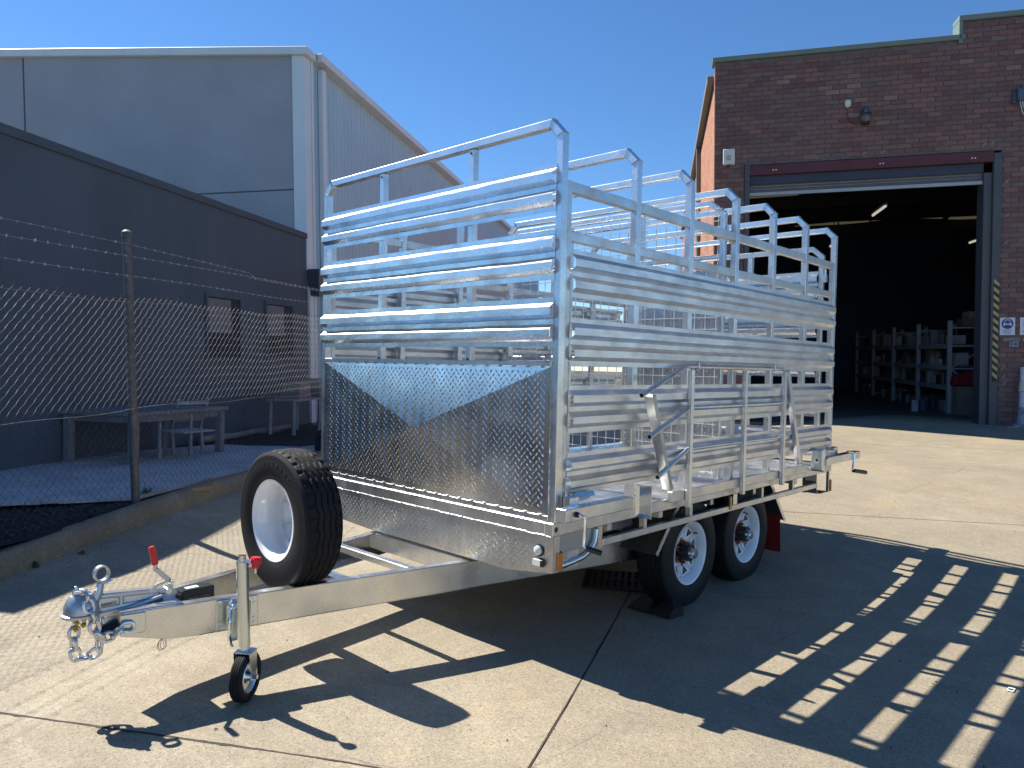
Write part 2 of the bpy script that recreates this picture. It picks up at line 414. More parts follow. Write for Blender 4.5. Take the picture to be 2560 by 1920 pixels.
# pale shed behind it
shed = empty('pale_shed', mat=LM, label='pale metal clad shed with light grey front rising above the dark annex', cat='building')
part(MB().add([(.0,.02,3.3),(.0,9.5,3.3),(.0,9.5,7.66),(.0,.02,6.98),(.2,.02,3.3),(.2,9.5,3.3),(.2,9.5,7.66),(.2,.02,6.98)],
     [(0,1,2,3),(7,6,5,4),(0,4,5,1),(1,5,6,2),(2,6,7,3),(3,7,4,0)]), 'front_wall', GREYL, shed)
jm = simple('panel_joint', (.08,.09,.11), (.09,.10,.12), 3, .8)
part(MB().box(-.006, 0, 0.02, 6.16, 4.44, 4.465), 'panel_joint', jm, shed)
part(MB().box(-.006, 0, 6.16, 6.19, 3.3, 7.5), 'panel_joint', jm, shed)
def rake(n): return 7.10+.0716*n
part(MB().add([(-.10,-.12,rake(-.12)-.15),(-.10,9.6,rake(9.6)-.15),(-.10,9.6,rake(9.6)),(-.10,-.12,rake(-.12)),(.3,-.12,rake(-.12)-.15),(.3,9.6,rake(9.6)-.15),(.3,9.6,rake(9.6)),(.3,-.12,rake(-.12))],
     [(0,1,2,3),(7,6,5,4),(0,4,5,1),(1,5,6,2),(2,6,7,3),(3,7,4,0)]), 'barge_capping', CREAM, shed, bev=.01)
# corner trim and downpipe
part(MB().box(-.03, .22, -.03, .23, 2.9, 6.97), 'corner_flashing', CREAM, shed, bev=.006)
part(MB().box(.225, .30, -.05, .1, -.5, 7.0), 'corner_flashing', CREAM, shed, bev=.006)
part(MB().box(.05, .22, -.03, .02, -.5, 2.6), 'corner_flashing', CREAM, shed)
dp = MB().box(.55, .72, -.13, -.02, -.3, 6.9); part(dp, 'downpipe', CREAM, shed, bev=.012)
rh = MB().add([(-.03,-.26,2.92),(.40,-.26,2.92),(.40,-.0,2.92),(-.03,-.0,2.92),(.08,-.20,2.42),(.30,-.20,2.42),(.30,-.0,2.42),(.08,-.0,2.42)],
     [(0,1,2,3),(7,6,5,4),(0,4,5,1),(1,5,6,2),(2,6,7,3),(3,7,4,0)]); part(rh, 'rainwater_head', simple('grey_rainhead', (.06,.07,.09), (.07,.08,.10), 4, .5), shed)
cw = MB(); prof = []
x = .3
while x < 30:
    for dx, dn in ((0, 0), (.055, 0), (.075, -.028), (.115, -.028), (.135, 0)): prof.append((x+dx, dn+.02, 0))
    x += .19
cw.extrude([(a, b, -.6) for a, b, c in prof], (0, 0, 7.72))
part(cw, 'corrugated_wall', CREAMW, shed, fix=False)
part(MB().box(.3, 30, .09, .2, -.6, 7.0), 'wall_lining', GREYL, shed)
part(MB().box(.35, 30.2, -.22, -.10, 6.98, 7.12).box(.35, 30.2, -.22, .08, 6.965, 6.99), 'gutter', CREAM, shed, bev=.01)
part(MB().add([(.3,-.10,7.10),(30.2,-.10,7.10),(30.2,9.6,7.8),(.3,9.6,7.8),(.3,-.10,7.13),(30.2,-.10,7.13),(30.2,9.6,7.83),(.3,9.6,7.83)],
     [(0,3,2,1),(4,5,6,7),(0,1,5,4),(1,2,6,5),(2,3,7,6),(3,0,4,7)]), 'roof', CREAM, shed)

# ---- chain link fence
WIRE = simple('fence_wire', (.05,.055,.062), (.12,.125,.13), 9, .6, .3, 0)
POSTM = simple('old_galvanised_post', (.07,.075,.085), (.16,.16,.16), 22, .6, .5, .4, .004)
PB = onz(340, 1259, .24)
FM = frame(PB, WD, FD, UP)
fence = empty('chain_link_fence', mat=FM, label='chain link fence topped with three strands of barbed wire behind the kerb', cat='fence')
for s, ln in ((0, .022), (3.95, 0), (7.9, 0), (-3.6, 0), (-7.2, 0)):
    p = MB().tube([(s, .0, -.3), (s-ln*1.1, 0, 2.215)], .034, 14)
    p.tube([(s-ln*1.1, 0, 2.20), (s-ln*1.12, 0, 2.245), (s-ln*1.13, 0, 2.262)], [.040, .040, .016], 14)
    part(p, 'post', POSTM, fence, smooth=True)
mesh_ = MB(); random.seed(5)
a, b = -9.6, 11.0; pitch = .073; half = .0365; x = a; k = 0; tw = .0045
z0, z1 = .03, 1.73
while x < b:
    pts = []; n = int((z1-z0)/half)
    sag = .012*math.sin(x*2.3)+.010*math.sin(x*5.1)
    for i in range(n+1):
        zz = z0 + i*half
        off = half if (i+k) % 2 else -half
        jit = .05*math.exp(-max(0, 1-abs(x)/.25)) * 0
        pts.append((x+off*.53, (tw if (i % 2) else -tw)+.012*math.sin(zz*3+x)*.5, zz+sag*(zz/1.7)))
    e = pts[-1]; pts.append((e[0]+random.uniform(-.012,.012), e[1], e[2]+.03))
    mesh_.tube(pts, .0015, 3, cap=False)
    x += half; k += 1
part(mesh_, 'wire_mesh', WIRE, fence, kind='stuff', fix=False)
BARB = galv('barbed_galv', (.45,.47,.48), (.62,.64,.64), .35, .55)
def strand(name, f, barbs=True, r=.0015):
    m = MB(); pts = []; x = a
    while x <= b: pts.append((x, -.03, f(x))); x += .12
    m.tube(pts, r, 4)
    if barbs:
        x = a+.05
        while x < b:
            z = f(x)
            for q in range(3):
                an = random.uniform(0, 6.28); l = .012
                dx = random.uniform(-.4,.4)*l
                m.bar((x-dx, -.03-math.cos(an)*l, z-math.sin(an)*l), (x+dx, -.03+math.cos(an)*l, z+math.sin(an)*l), .0018, .0018)
            m.tube([(x-.006,-.03,z),(x+.006,-.03,z)], .0028, 5)
            x += random.uniform(.105,.125)
    part(m, name, BARB, fence, fix=False)
strand('barbed_wire', lambda x: 2.14 + (-.022*min(x, 1.8)/1.0 if x > 0 else .0) - (.05 if x > 1.8 else 0))
strand('barbed_wire', lambda x: 2.045 + (.02*min(1.8, x)/1.8 if x > 0 else .012*x))
strand('barbed_wire', lambda x: 1.885 + .006*math.sin(x*2))
strand('tension_wire', lambda x: 1.675 + .012*math.sin(x*3.3)+.004*math.sin(x*17), False)
strand('tension_wire', lambda x: .80 + (-.02*abs(x) if x < 0 else -.02*x)+.012*math.sin(x*4), False)

# ---- timber deck, table, chair and other things behind the fence
WOOD = simple('weathered_board', (.34,.35,.37), (.50,.51,.52), 3, .8, 0, .3, .004, (1,1,1))
WOODT = simple('grey_table_timber', (.14,.145,.16), (.22,.225,.24), 5, .75, 0, .2, .004)
ZD = .28
dpoly = [onz(*p, ZD) for p in ((-160,1262),(0,1257),(338,1241),(620,1171),(900,1108),(900,1098),(746,1117),(541,1111),(300,1131),(0,1175),(-160,1204))]
dloc = [(p.dot(WD), p.dot(FD)) for p in dpoly]
def clip(poly, axis, val, keep_gt):
    out = []
    for i in range(len(poly)):
        p, q = poly[i-1], poly[i]
        ip = (p[axis] > val) == keep_gt; iq = (q[axis] > val) == keep_gt
        if ip != iq:
            t = (val-p[axis])/(q[axis]-p[axis]); out.append((p[0]+(q[0]-p[0])*t, p[1]+(q[1]-p[1])*t))
        if iq: out.append(q)
    return out
deck = empty('timber_deck', (0,0,0), label='low deck of weathered grey boards between the fence and the dark wall', cat='deck')
nmin = min(p[1] for p in dloc); nmax = max(p[1] for p in dloc); n = nmin
def unloc(s, n, z):
    P = WD*s + FD*n; base_ = P; return (P.x + UP.x*0, P.y, z)
inv2 = Matrix(((WD.x, FD.x), (WD.y, FD.y)))
i2 = inv2.inverted()
dl2 = [tuple(i2 @ V((p.x, p.y))) for p in dpoly]
n = min(p[1] for p in dl2); nmax = max(p[1] for p in dl2)
while n < nmax:
    wd = random.choice((.09, .10, .14))
    q = clip(clip(dl2, 1, n, True), 1, n+wd-.006, False)
    if len(q) > 2 and (max(p[0] for p in q)-min(p[0] for p in q)) > .3:
        dz = random.uniform(-.004,.004)
        MB().prism([(WD.x*s+FD.x*t, WD.y*s+FD.y*t, ZD+dz-.03) for s, t in q], (0,0,1), .03).build('board', WOOD, deck)
    n += wd
mbb = MB()
def leg(m, p, q, t): m.bar(p, q, t, t, up=(WD.x, WD.y, 0)); return m
# the table: corners from the photo, long side running away to the right
A_ = onz(172, 1152, ZD); B_ = onz(312, 1159, ZD); D_ = onz(530, 1127, ZD); C_ = A_ + (D_-B_)
th = .575
tb = empty('patio_table', (0,0,0), label='large square legged grey timber table on the deck', cat='table')
cen = (A_+B_+C_+D_)/4
B_ = A_ + (B_-A_)*1.15; D_ = B_ + (C_-A_)
for p in (A_, B_, C_, D_): leg(MB(), p, p+V((0,0,th-.05)), .085).build('leg', WOODT, tb, bev=.004)
ax = (B_-A_).normalized(); ay = (C_-A_).normalized()
def rect(p, q, r, s, e): return [p-ax*e-ay*e, q+ax*e-ay*e, s+ax*e+ay*e, r-ax*e+ay*e]
up3 = V((0,0,1))
MB().prism([x+up3*(th-.045) for x in rect(A_, B_, C_, D_, .07)], (0,0,1), .045).build('tabletop', WOODT, tb, bev=.004)
for p, q in ((A_,B_),(B_,D_),(C_,D_),(A_,C_)): MB().bar(p+up3*(th-.085), q+up3*(th-.085), .03, .07).build('apron', WOODT, tb)
# armchair: two side frames and slats
CHM = simple('grey_chair_timber', (.24,.25,.27), (.33,.34,.36), 6, .7, 0, .1, .003)
f0 = onz(368, 1128, ZD); f1 = onz(472, 1157, ZD); f2 = onz(492, 1147, ZD); f3 = onz(398, 1148, ZD)
ch = empty('armchair', (f0.x, f0.y, ZD), label='slatted grey garden armchair standing beside the deck table', cat='chair')
def cp(p, z, d=V((0,0,0))): return (p.x-f0.x+d.x, p.y-f0.y+d.y, z)
bk = (f1-f3); bk.z = 0; bk.normalize()          # towards the chair back
sd = V((-bk.y, bk.x, 0)); sd = sd if sd.dot(f0-f3) > 0 else -sd; wS = .42; dS = .46
FLp = f3; FRp = f3 + sd*wS; BLp = f0 + bk*dS; BRp = BLp + sd*wS
for p in (FLp, FRp): MB().bar(cp(p, 0), cp(p, .50), .035, .035, up=tuple(bk)).build('leg', CHM, ch, bev=.003)
for p in (BLp, BRp):
    MB().bar(cp(p, 0, bk*.05), cp(p, .33), .035, .03, up=tuple(bk)).bar(cp(p, .32), cp(p, .68, bk*.14), .035, .03, up=tuple(bk)).build('leg', CHM, ch, bev=.003)
for p, q in ((FLp, BLp), (FRp, BRp)): MB().bar(cp(p, .51, bk*-.02), cp(q, .50, bk*.06), .045, .022).build('armrest', CHM, ch, bev=.003)
for i in range(6):
    t = .03 + i*.075; MB().bar(cp(FLp, .335, bk*t), cp(FRp, .335, bk*t), .055, .018).build('slat', CHM, ch)
for i in range(4):
    z = .42+i*.07; MB().bar(cp(BLp, z, bk*(z-.3)*.38), cp(BRp, z, bk*(z-.3)*.38), .018, .045).build('slat', CHM, ch)
# low bench far right behind the mesh, with two cartons on it
bp = onz(770, 1075, .30)
bn = empty('slatted_bench', (bp.x, bp.y, .30), label='dim slatted bench far along the wall behind the mesh', cat='bench')
bl = LI.to_3x3()
def lb(s, n, z): q = WD*s+FD*n; return (q.x, q.y, z)
for s in (-.9, .0, .9):
    for n in (-.2, .2): MB().bar(lb(s,n,0), lb(s,n,.52), .05, .05).build('leg', CHM, bn)
for i in range(5): MB().bar(lb(-.95, -.2+i*.1, .54), lb(.95, -.2+i*.1, .54), .08, .03).build('slat', CHM, bn)
CARD = simple('faded_carton', (.20,.17,.17), (.26,.22,.22), 6, .85)
for i, (s, h, t) in enumerate(((-.45, .24, 'wider dull pink carton on the dim bench behind the mesh'), (.28, .30, 'taller dull pink carton on the dim bench behind the mesh'))):
    q = bp + WD*s; c = MB().box(-.2, .2, -.16, .16, 0, h); ob = c.build('carton', CARD); ob.matrix_world = frame(V((q.x, q.y, .858)), WD, FD, V((0,0,1))); tag(ob, t, 'carton')
# log lying on the bed, ends seen at right
l0 = onz(500, 1104, .30); l1 = onz(728, 1070, .30)
LOGM = simple('bleached_log', (.16,.15,.14), (.30,.28,.26), 5, .85, 0, .5, .01)
lg = MB(); pts = [l0.lerp(l1, i/9)+V((0, .012*math.sin(i*2), .02+.01*math.sin(i*1.7))) for i in range(10)]
tag(lg.tube(pts, [.05+.008*math.sin(i*1.3) for i in range(10)], 10).build('log', LOGM, smooth=True), 'long pale log lying on the bark bed by the dark wall', 'log')
# old tyre and sandstone lump half hidden behind the trailer
t0 = onz(800, 1135, .30)
ty = MB().lathe([(.20,-.09),(.30,-.095),(.325,-.06),(.33,0),(.325,.06),(.30,.095),(.20,.09),(.20,-.09)], (0,0,0), (.35,-.75,.55), 28).build('old_tyre', RUBBERS, smooth=True)
ty.location = (t0.x-.1, t0.y+.35, .43); tag(ty, 'old black tyre leaning in the bed beside the trailer front', 'tyre')
ROCK = simple('sandstone', (.30,.26,.20), (.42,.37,.29), 5, .9, 0, .6, .02)
bmr = bmesh.new(); bmesh.ops.create_icosphere(bmr, subdivisions=3, radius=.2)
for v_ in bmr.verts: v_.co = V((v_.co.x*1.5, v_.co.y*.8, v_.co.z*.55))*(1+.12*math.sin(v_.co.x*23)+.09*math.sin(v_.co.y*31+2))
me = bpy.data.meshes.new('sandstone_block'); bmr.to_mesh(me); bmr.free(); me.materials.append(ROCK)
rk = bpy.data.objects.new('sandstone_block', me); scene.collection.objects.link(rk); rp = onz(790, 1105, .34); rk.location = (rp.x-.3, rp.y+.5, .52)
tag(rk, 'pale sandstone block behind the old tyre in the bed', 'rock')
# wedge of timber on the kerb back
tp = [onz(478, 1231, .25), onz(522, 1204, .25), onz(545, 1207, .26), onz(528, 1225, .25)]
tag(MB().prism(tp, (0,0,1), .035).build('timber_offcut', simple('orange_timber', (.30,.18,.09), (.38,.24,.13), 12, .8)), 'orange brown timber offcut leaning against the kerb back', 'offcut')
# small weeds at post foot
WEED = simple('weed_leaf', (.03,.07,.02), (.06,.12,.03), 10, .6)
wm = MB(); random.seed(9); wp = onz(360, 1243, .24)
for _ in range(60):
    a_ = random.uniform(0, 6.28); l = random.uniform(.03,.09); p = V((wp.x+random.uniform(-.05,.05), wp.y+random.uniform(-.05,.05), .24))
    q = p + V((math.cos(a_)*l*.6, math.sin(a_)*l*.6, l)); sdv = V((-math.sin(a_), math.cos(a_), 0))*.010
    wm.quad(p, q*.5+p*.5-sdv, q, q*.5+p*.5+sdv)
tag(wm.build('weed', WEED, fix=False), 'small green weed at the foot of the fence post', 'weed')

# ================================================================== BRICK WAREHOUSE
def brickmat(name):
    m = mat(name, (.13,.07,.06), .88, 0, .3)
    oi = N(m, 'ObjectInfo'); gm = N(m, 'NewGeometry'); co = coords(m, 'Object')
    rnd = math_(m, 'FRACT', math_(m, 'ADD', oi.outputs['Random'], gm.outputs['Random Per Island']))
    c = ramp(m, rnd, [(0, (.150,.078,.076)), (.35, (.20,.105,.095)), (.7, (.25,.14,.120)), (.90, (.16,.115,.115)), (.96, (.20,.15,.13)), (1, (.36,.23,.18))])
    tcg = N(m, 'TexCoord'); n2 = noise(m, gm.outputs['Position'], 26, 5, .7); n1 = noise(m, gm.outputs['Position'], 1.0, 4, .6)
    c = mix(m, mapr(m, n2, .42, .70, 0, .55), c, (.11,.085,.082))
    c = mix(m, mapr(m, n1, .38, .72, 0, .5), c, (.13,.115,.125))
    L(m, c, bsdf(m)['Base Color']); bump(m, n2, .5, .01); return m
BRICK = brickmat('brown_brick')
MORT = simple('brick_mortar', (.11,.095,.10), (.17,.155,.155), 9, .95)
wh = empty('brick_warehouse', mat=WM, label='brown brick warehouse with a wide open roller door', cat='building')
SL = -4.77
def fh(s): return 6.68 if s < -.69 else 7.0
# mortar core behind the brick skin
part(MB().box(SL+.012, -4.232, .012, .22, -.3, fh(-3)).box(-4.232, 0.0, .012, .22, 4.77, 6.68).box(-.69, 0.0, .0121, .219, 6.6, 6.99).box(0.0, 9.0, .012, .22, -.3, 6.99), 'mortar_backing', MORT, wh)
def in_open(s0, s1, z0, z1): return s1 > -4.232 and s0 < -.008 and z0 < 4.765
course, LB, HB, joint = .086, .24, .076, .010
bricks = []
r = 0; z = 0.0
while z < 7.0:
    s = SL + (0 if r % 2 else -.12)
    while s < .84:
        s0, s1 = max(SL, s), min(.84, s+LB-joint)
        z1 = z+HB
        s += LB
        if s1-s0 < .03 or z1 > fh((s0+s1)/2)+.01: continue
        if z < 4.765:
            if s0 < -4.232 < s1: s1 = -4.234
            elif s0 < -.008 < s1: s0 = -.006
            elif in_open(s0, s1, z, z1): continue
        if s1-s0 < .03: continue
        bricks.append((s0, s1, z, z1))
    r += 1; z += course
random.seed(11)
full = [b_ for b_ in bricks if abs(b_[1]-b_[0]-.23) < .002]
full.sort(key=lambda b_: -(b_[0]*1.0 + (0 if b_[0] < .5 else -3)))
single = set(full[:300])
proto = None; bj = MB()
def brick_geo(m, x0, x1, z0, z1, dy):
    b_ = .004
    m.add([(x0,.06+dy,z0),(x1,.06+dy,z0),(x1,.06+dy,z1),(x0,.06+dy,z1),(x0,.0+dy+b_,z0),(x1,.0+dy+b_,z0),(x1,.0+dy+b_,z1),(x0,.0+dy+b_,z1),
           (x0+b_,dy,z0+b_),(x1-b_,dy,z0+b_),(x1-b_,dy,z1-b_),(x0+b_,dy,z1-b_)],
          [(0,1,5,4),(1,2,6,5),(2,3,7,6),(3,0,4,7),(4,5,9,8),(5,6,10,9),(6,7,11,10),(7,4,8,11),(8,9,10,11)])
for (s0, s1, z0, z1) in bricks:
    if (s0, s1, z0, z1) in single:
        if proto is None:
            pm = MB(); brick_geo(pm, 0, .23, 0, HB, 0); proto = pm.build('brick', BRICK, wh, fix=False); o = proto
        else:
            o = proto.copy(); scene.collection.objects.link(o)
        o.location = (s0, random.uniform(-.003,.003), z0+random.uniform(-.0012,.0012))
    else: brick_geo(bj, s0, s1, z0, z1, random.uniform(-.003,.003))
part(bj, 'brick', BRICK, wh, fix=False, kind='stuff')
COP = simple('green_grey_capping', (.14,.19,.18), (.17,.22,.20), 2, .5)
part(MB().box(SL-.05, -.62, -.05, .28, 6.685, 6.77), 'coping', COP, wh, bev=.006)
part(MB().box(-.72, 9.05, -.05, .28, 7.0, 7.09).box(-.72, -.66, -.05, .28, 6.62, 7.0), 'coping', COP, wh, bev=.006)
# side wall with its sunlit orange put into the brick colour, gutter and pipe
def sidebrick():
    m = mat('sunlit_side_brick', (.4,.2,.13), .9, 0, .2)
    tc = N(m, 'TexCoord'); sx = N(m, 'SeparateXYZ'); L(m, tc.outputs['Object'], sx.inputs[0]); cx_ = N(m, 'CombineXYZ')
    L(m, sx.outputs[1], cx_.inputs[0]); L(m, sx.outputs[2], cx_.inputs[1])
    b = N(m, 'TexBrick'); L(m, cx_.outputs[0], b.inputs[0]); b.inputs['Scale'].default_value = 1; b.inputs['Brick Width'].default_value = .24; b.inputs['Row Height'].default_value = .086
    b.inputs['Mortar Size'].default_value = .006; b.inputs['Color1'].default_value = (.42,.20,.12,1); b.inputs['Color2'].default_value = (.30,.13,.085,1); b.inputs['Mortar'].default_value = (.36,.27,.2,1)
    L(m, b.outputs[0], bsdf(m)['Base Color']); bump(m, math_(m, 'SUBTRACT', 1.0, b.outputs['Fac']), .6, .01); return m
def skew(s0, s1, d0, d1, z0, z1):       # boxes along the slightly splayed side wall
    k = -.0385; f = lambda s_, d: s_+k*(d-.22)
    return MB().add([(f(s0,d0),d0,z0),(f(s1,d0),d0,z0),(f(s1,d1),d1,z0),(f(s0,d1),d1,z0),(f(s0,d0),d0,z1),(f(s1,d0),d0,z1),(f(s1,d1),d1,z1),(f(s0,d1),d1,z1)],
                     [(0,3,2,1),(4,5,6,7),(0,1,5,4),(1,2,6,5),(2,3,7,6),(3,0,4,7)])
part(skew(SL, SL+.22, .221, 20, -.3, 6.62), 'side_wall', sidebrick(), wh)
GUT = simple('olive_gutter', (.16,.16,.13), (.20,.19,.15), 3, .5)
part(skew(SL-.13, SL-.005, .40, 20, 6.45, 6.60), 'eaves_gutter', GUT, wh, bev=.01)
part(skew(SL-.11, SL-.005, 4.9, 5.02, -.3, 6.449), 'downpipe', GUT, wh, bev=.01)
part(skew(SL-.0, SL+.23, 19, 20, 6.62, 6.64), 'wall_cap', GUT, wh)
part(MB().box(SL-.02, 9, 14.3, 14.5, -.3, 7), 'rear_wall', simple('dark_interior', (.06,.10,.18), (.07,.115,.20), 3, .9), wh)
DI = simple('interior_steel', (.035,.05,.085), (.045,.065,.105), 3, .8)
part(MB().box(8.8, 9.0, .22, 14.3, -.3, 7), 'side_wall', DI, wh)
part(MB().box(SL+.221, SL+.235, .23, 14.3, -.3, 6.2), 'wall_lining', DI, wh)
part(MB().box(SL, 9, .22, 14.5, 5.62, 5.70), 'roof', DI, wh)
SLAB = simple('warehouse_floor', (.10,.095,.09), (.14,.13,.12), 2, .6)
part(MB().box(SL+.23, 8.8, -.1, 14.3, -.06, .012), 'floor_slab', SLAB, wh)
for d in (2.5, 5.0, 7.5, 10, 12.5): part(MB().box(SL+.23, 8.8, d, d+.12, 5.3, 5.619), 'rafter', simple('rafter_grey', (.022,.023,.026), (.028,.03,.034), 3, .8), wh)
# skylight strips seen under the roof
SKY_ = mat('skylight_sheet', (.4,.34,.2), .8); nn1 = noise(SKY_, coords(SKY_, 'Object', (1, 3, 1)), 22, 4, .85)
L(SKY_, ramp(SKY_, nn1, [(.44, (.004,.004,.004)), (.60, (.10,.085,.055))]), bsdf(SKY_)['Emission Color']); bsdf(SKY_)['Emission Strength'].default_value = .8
c56 = UP.dot(WO)+5.60; r7 = lambda x, y: (1700+x/2.514, 100+y/2.514)
for q in (((436,965),(745,945),(745,975),(436,996)), ((760,944),(955,936),(955,945),(760,966)), ((620,1180),(990,1146),(990,1160),(620,1192)), ((1000,1146),(1190,1128),(1190,1142),(1000,1160)), ((1205,1124),(1362,1108),(1362,1120),(1205,1138)),
          ((1500,1098),(1670,1102),(1645,1122),(1475,1120)), ((1712,1104),(1900,1110),(1895,1128),(1685,1126))):
    pts = [WI @ on(*r7(*p), UP, c56) for p in q]
    part(MB().prism([(p.x, p.y, 5.595) for p in pts], (0,0,1), .02), 'skylight', SKY_, wh)
TUBE = mat('fluorescent_tube', (.8,.78,.7), .4); bsdf(TUBE)['Emission Color'].default_value = (1,.9,.75,1); bsdf(TUBE)['Emission Strength'].default_value = .28
for i, (p, q, lab) in enumerate((((1212,1103),(1292,1044),'fluorescent batten nearest the middle of the warehouse roof'), ((1820,1275),(1912,1243),'fluorescent batten beside the right door jamb'), ((944,1298),(985,1272),'fluorescent batten glimpsed past the rear of the trailer'))):
    c46 = UP.dot(WO)+(4.9 if i == 0 else 4.6); a_, b_ = on(*r7(*p), UP, c46), on(*r7(*q), UP, c46)
    lt = empty('batten_light', a_, label=lab, cat='light')
    MB().bar((0,0,.05), b_-a_+V((0,0,.05)), .09, .05).build('housing', mat('batten_white', (.5,.5,.5), .5), lt)
    MB().tube([(0,0,0), b_-a_], .03, 8).build('tube', TUBE, lt)
    MB().bar(((b_-a_)*.5)+V((0,0,.07)), ((b_-a_)*.5)+V((0,0,5.6-(4.9 if i == 0 else 4.6))), .02, .02, up=(1,0,0)).build('hanger', DI, lt)
# jambs, lintel, roller door
JAMB = simple('blue_grey_steel', (.055,.065,.078), (.07,.082,.095), 4, .5)
part(MB().box(-4.23, -4.14, -.03, .30, -.02, 4.76), 'jamb', JAMB, wh, bev=.004)
part(MB().box(-.13, -.008, -.03, .06, -.02, 4.72), 'jamb', JAMB, wh, bev=.004)
part(MB().box(-.26, -.131, .03, .34, -.02, 4.40), 'door_guide', JAMB, wh, bev=.004)
MAR = simple('maroon_lintel', (.075,.014,.022), (.10,.02,.03), 3, .5)
part(MB().box(-4.14, -.13, -.02, .25, 4.575, 4.755), 'lintel', MAR, wh, bev=.004)
for s in (-3.73, -3.68, -1.93, -1.88, -.47, -.42): part(MB().lathe([(.0,-.006),(.012,-.006),(.014,0)], (s, -.024, 4.65), (0,1,0), 10), 'bolt', PRINT, wh)
part(MB().box(-4.14, -.26, .06, .55, 4.42, 4.57), 'door_roll_cover', DI, wh)
RS = simple('roller_door_steel', (.15,.165,.175), (.19,.20,.21), 3, .45, .3)
for i in range(4):
    z = 4.275+i*.05
    part(MB().add([(-4.14,.10,z),(-.262,.10,z),(-.262,.085,z+.018),(-4.14,.085,z+.018),(-.262,.10,z+.046),(-4.14,.10,z+.046),(-4.14,.115,z),(-.262,.115,z),(-.262,.115,z+.046),(-4.14,.115,z+.046)],
         [(0,1,2,3),(3,2,4,5),(6,9,8,7),(0,6,7,1),(5,4,8,9)]), 'door_slat', RS, wh)
part(MB().box(-4.14, -.262, .075, .125, 4.215, 4.272), 'bottom_rail', simple('rail_alloy', (.32,.33,.34), (.38,.39,.40), 4, .4, .5), wh)
# hazard tape: each stripe a piece
HZ = [(-.085, .82+i*.1335) for i in range(13)]
part(MB().box(-.095, -.012, -.0345, -.0305, .78, 2.53), 'hazard_strip', mat('hazard_black', (.008,.008,.012), .5), wh)
HY = mat('hazard_yellow', (.42,.34,.15), .6)
for x_, z_ in HZ:
    if z_ < 2.45: part(MB().add([(-.095,-.0365,z_+.075),(-.012,-.0365,z_+.0),(-.012,-.0365,z_+.065),(-.095,-.0365,z_+.14),(-.095,-.0346,z_+.075),(-.012,-.0346,z_+.0),(-.012,-.0346,z_+.065),(-.095,-.0346,z_+.14)],
                       [(0,1,2,3),(7,6,5,4),(0,4,5,1),(1,5,6,2),(2,6,7,3),(3,7,4,0)]), 'hazard_stripe', HY, wh)
# paint scrapes above the door and beside the jamb
SCR = mat('pale_scrape', (.20,.20,.20), .9)
for s, z in ((-3.02,4.80),(-2.24,4.81),(-1.93,4.82),(-.33,4.84),(-.2,4.86),(.03,4.19),(.05,3.62),(.04,3.15),(.03,.98),(.05,.84),(.06,.72)):
    part(MB().prism([(s,-.0045,z),(s+.06,-.0045,z+.01),(s+.09,-.0045,z+.07),(s+.05,-.0045,z+.06)], (0,-1,0), .001), 'mortar_scrape', SCR, wh)

# things on the facade ------------------------------------------------
def wf(s, z, d=0): return WM @ V((s, d, z))
def wthing(name, s, z, lab, cat): return empty(name, mat=frame(wf(s, z), E1, E2, UP), label=lab, cat=cat)
ALW = mat('alarm_white', (.62,.64,.60), .5)
al = wthing('alarm_siren', -4.62, 4.75, 'white louvred alarm siren box left of the roller door', 'alarm')
part(MB().box(0, .21, -.09, -.004, .035, .32), 'case', ALW, al, bev=.012)
for i in range(4): part(MB().box(.06, .145, -.093, -.0905, .115+i*.025, .122+i*.025), 'louvre', BLACK, al)
part(MB().lathe([(.0,-.03),(.025,-.025),(.035,-.005),(.035,.03)], (.11,-.05,.022), (0,0,1), 14), 'strobe', mat('strobe_violet', (.05,.04,.10), .2), al, smooth=True)
jb = wthing('junction_box', -2.525, 5.69, 'small square white junction box above the wall lantern', 'box')
part(MB().box(0, .095, -.05, -.004, 0, .115), 'case', ALW, jb, bev=.006); part(MB().tube([(.045,-.03,.0),(.045,-.03,-.025)], .012, 8), 'gland', ALW, jb)
for x_, z_ in ((.015,.02),(.08,.02),(.015,.095),(.08,.095)): part(MB().box(x_-.006, x_+.006, -.053, -.0505, z_-.006, z_+.006), 'screw', BLACK, jb)
cb = MB().tube([wf(-2.48,5.66,-.03), wf(-2.478,5.55,-.02), wf(-2.46,5.46,-.02), wf(-2.40,5.39,-.02), wf(-2.33,5.37,-.03), wf(-2.25,5.375,-.06)], .006, 6)
tag(cb.build('cable', BLACK, smooth=True), 'thin black cable looping from the junction box to the lantern', 'cable')
ln = wthing('wall_lantern', -2.2, 5.32, 'weathered bulkhead wall lantern with glass globe above the door', 'light')
part(MB().box(-.04, .04, -.05, -.004, .16, .30), 'bracket', BLACK, ln, bev=.01)
part(MB().tube([(0,-.02,.28),(0,-.09,.30),(0,-.13,.27)], .018, 8), 'arm', BLACK, ln)
part(MB().lathe([(.02,.29),(.035,.26),(.05,.225),(.09,.20),(.095,.19),(.06,.188)], (0,-.13,0), (0,0,1), 20), 'shade', simple('aged_shade', (.12,.15,.18), (.30,.36,.42), 30, .35, .8), ln, smooth=True)
GL = mat('dusty_globe', (.16,.16,.15), .15); bsdf(GL)['Transmission Weight'].default_value = .25
part(MB().lathe([(.055,.187),(.08,.16),(.088,.12),(.08,.075),(.055,.045),(.0,.035)], (0,-.13,0), (0,0,1), 20), 'globe', GL, ln, smooth=True)
for an in range(6):
    t = an*math.pi/3; c_, s_ = math.cos(t), math.sin(t)
    part(MB().tube([(.062*c_,-.13+.062*s_,.187),(.092*c_,-.13+.092*s_,.12),(.06*c_,-.13+.06*s_,.04),(.03*c_,-.13+.03*s_,.025)], .004, 5), 'guard_wire', BLACK, ln)
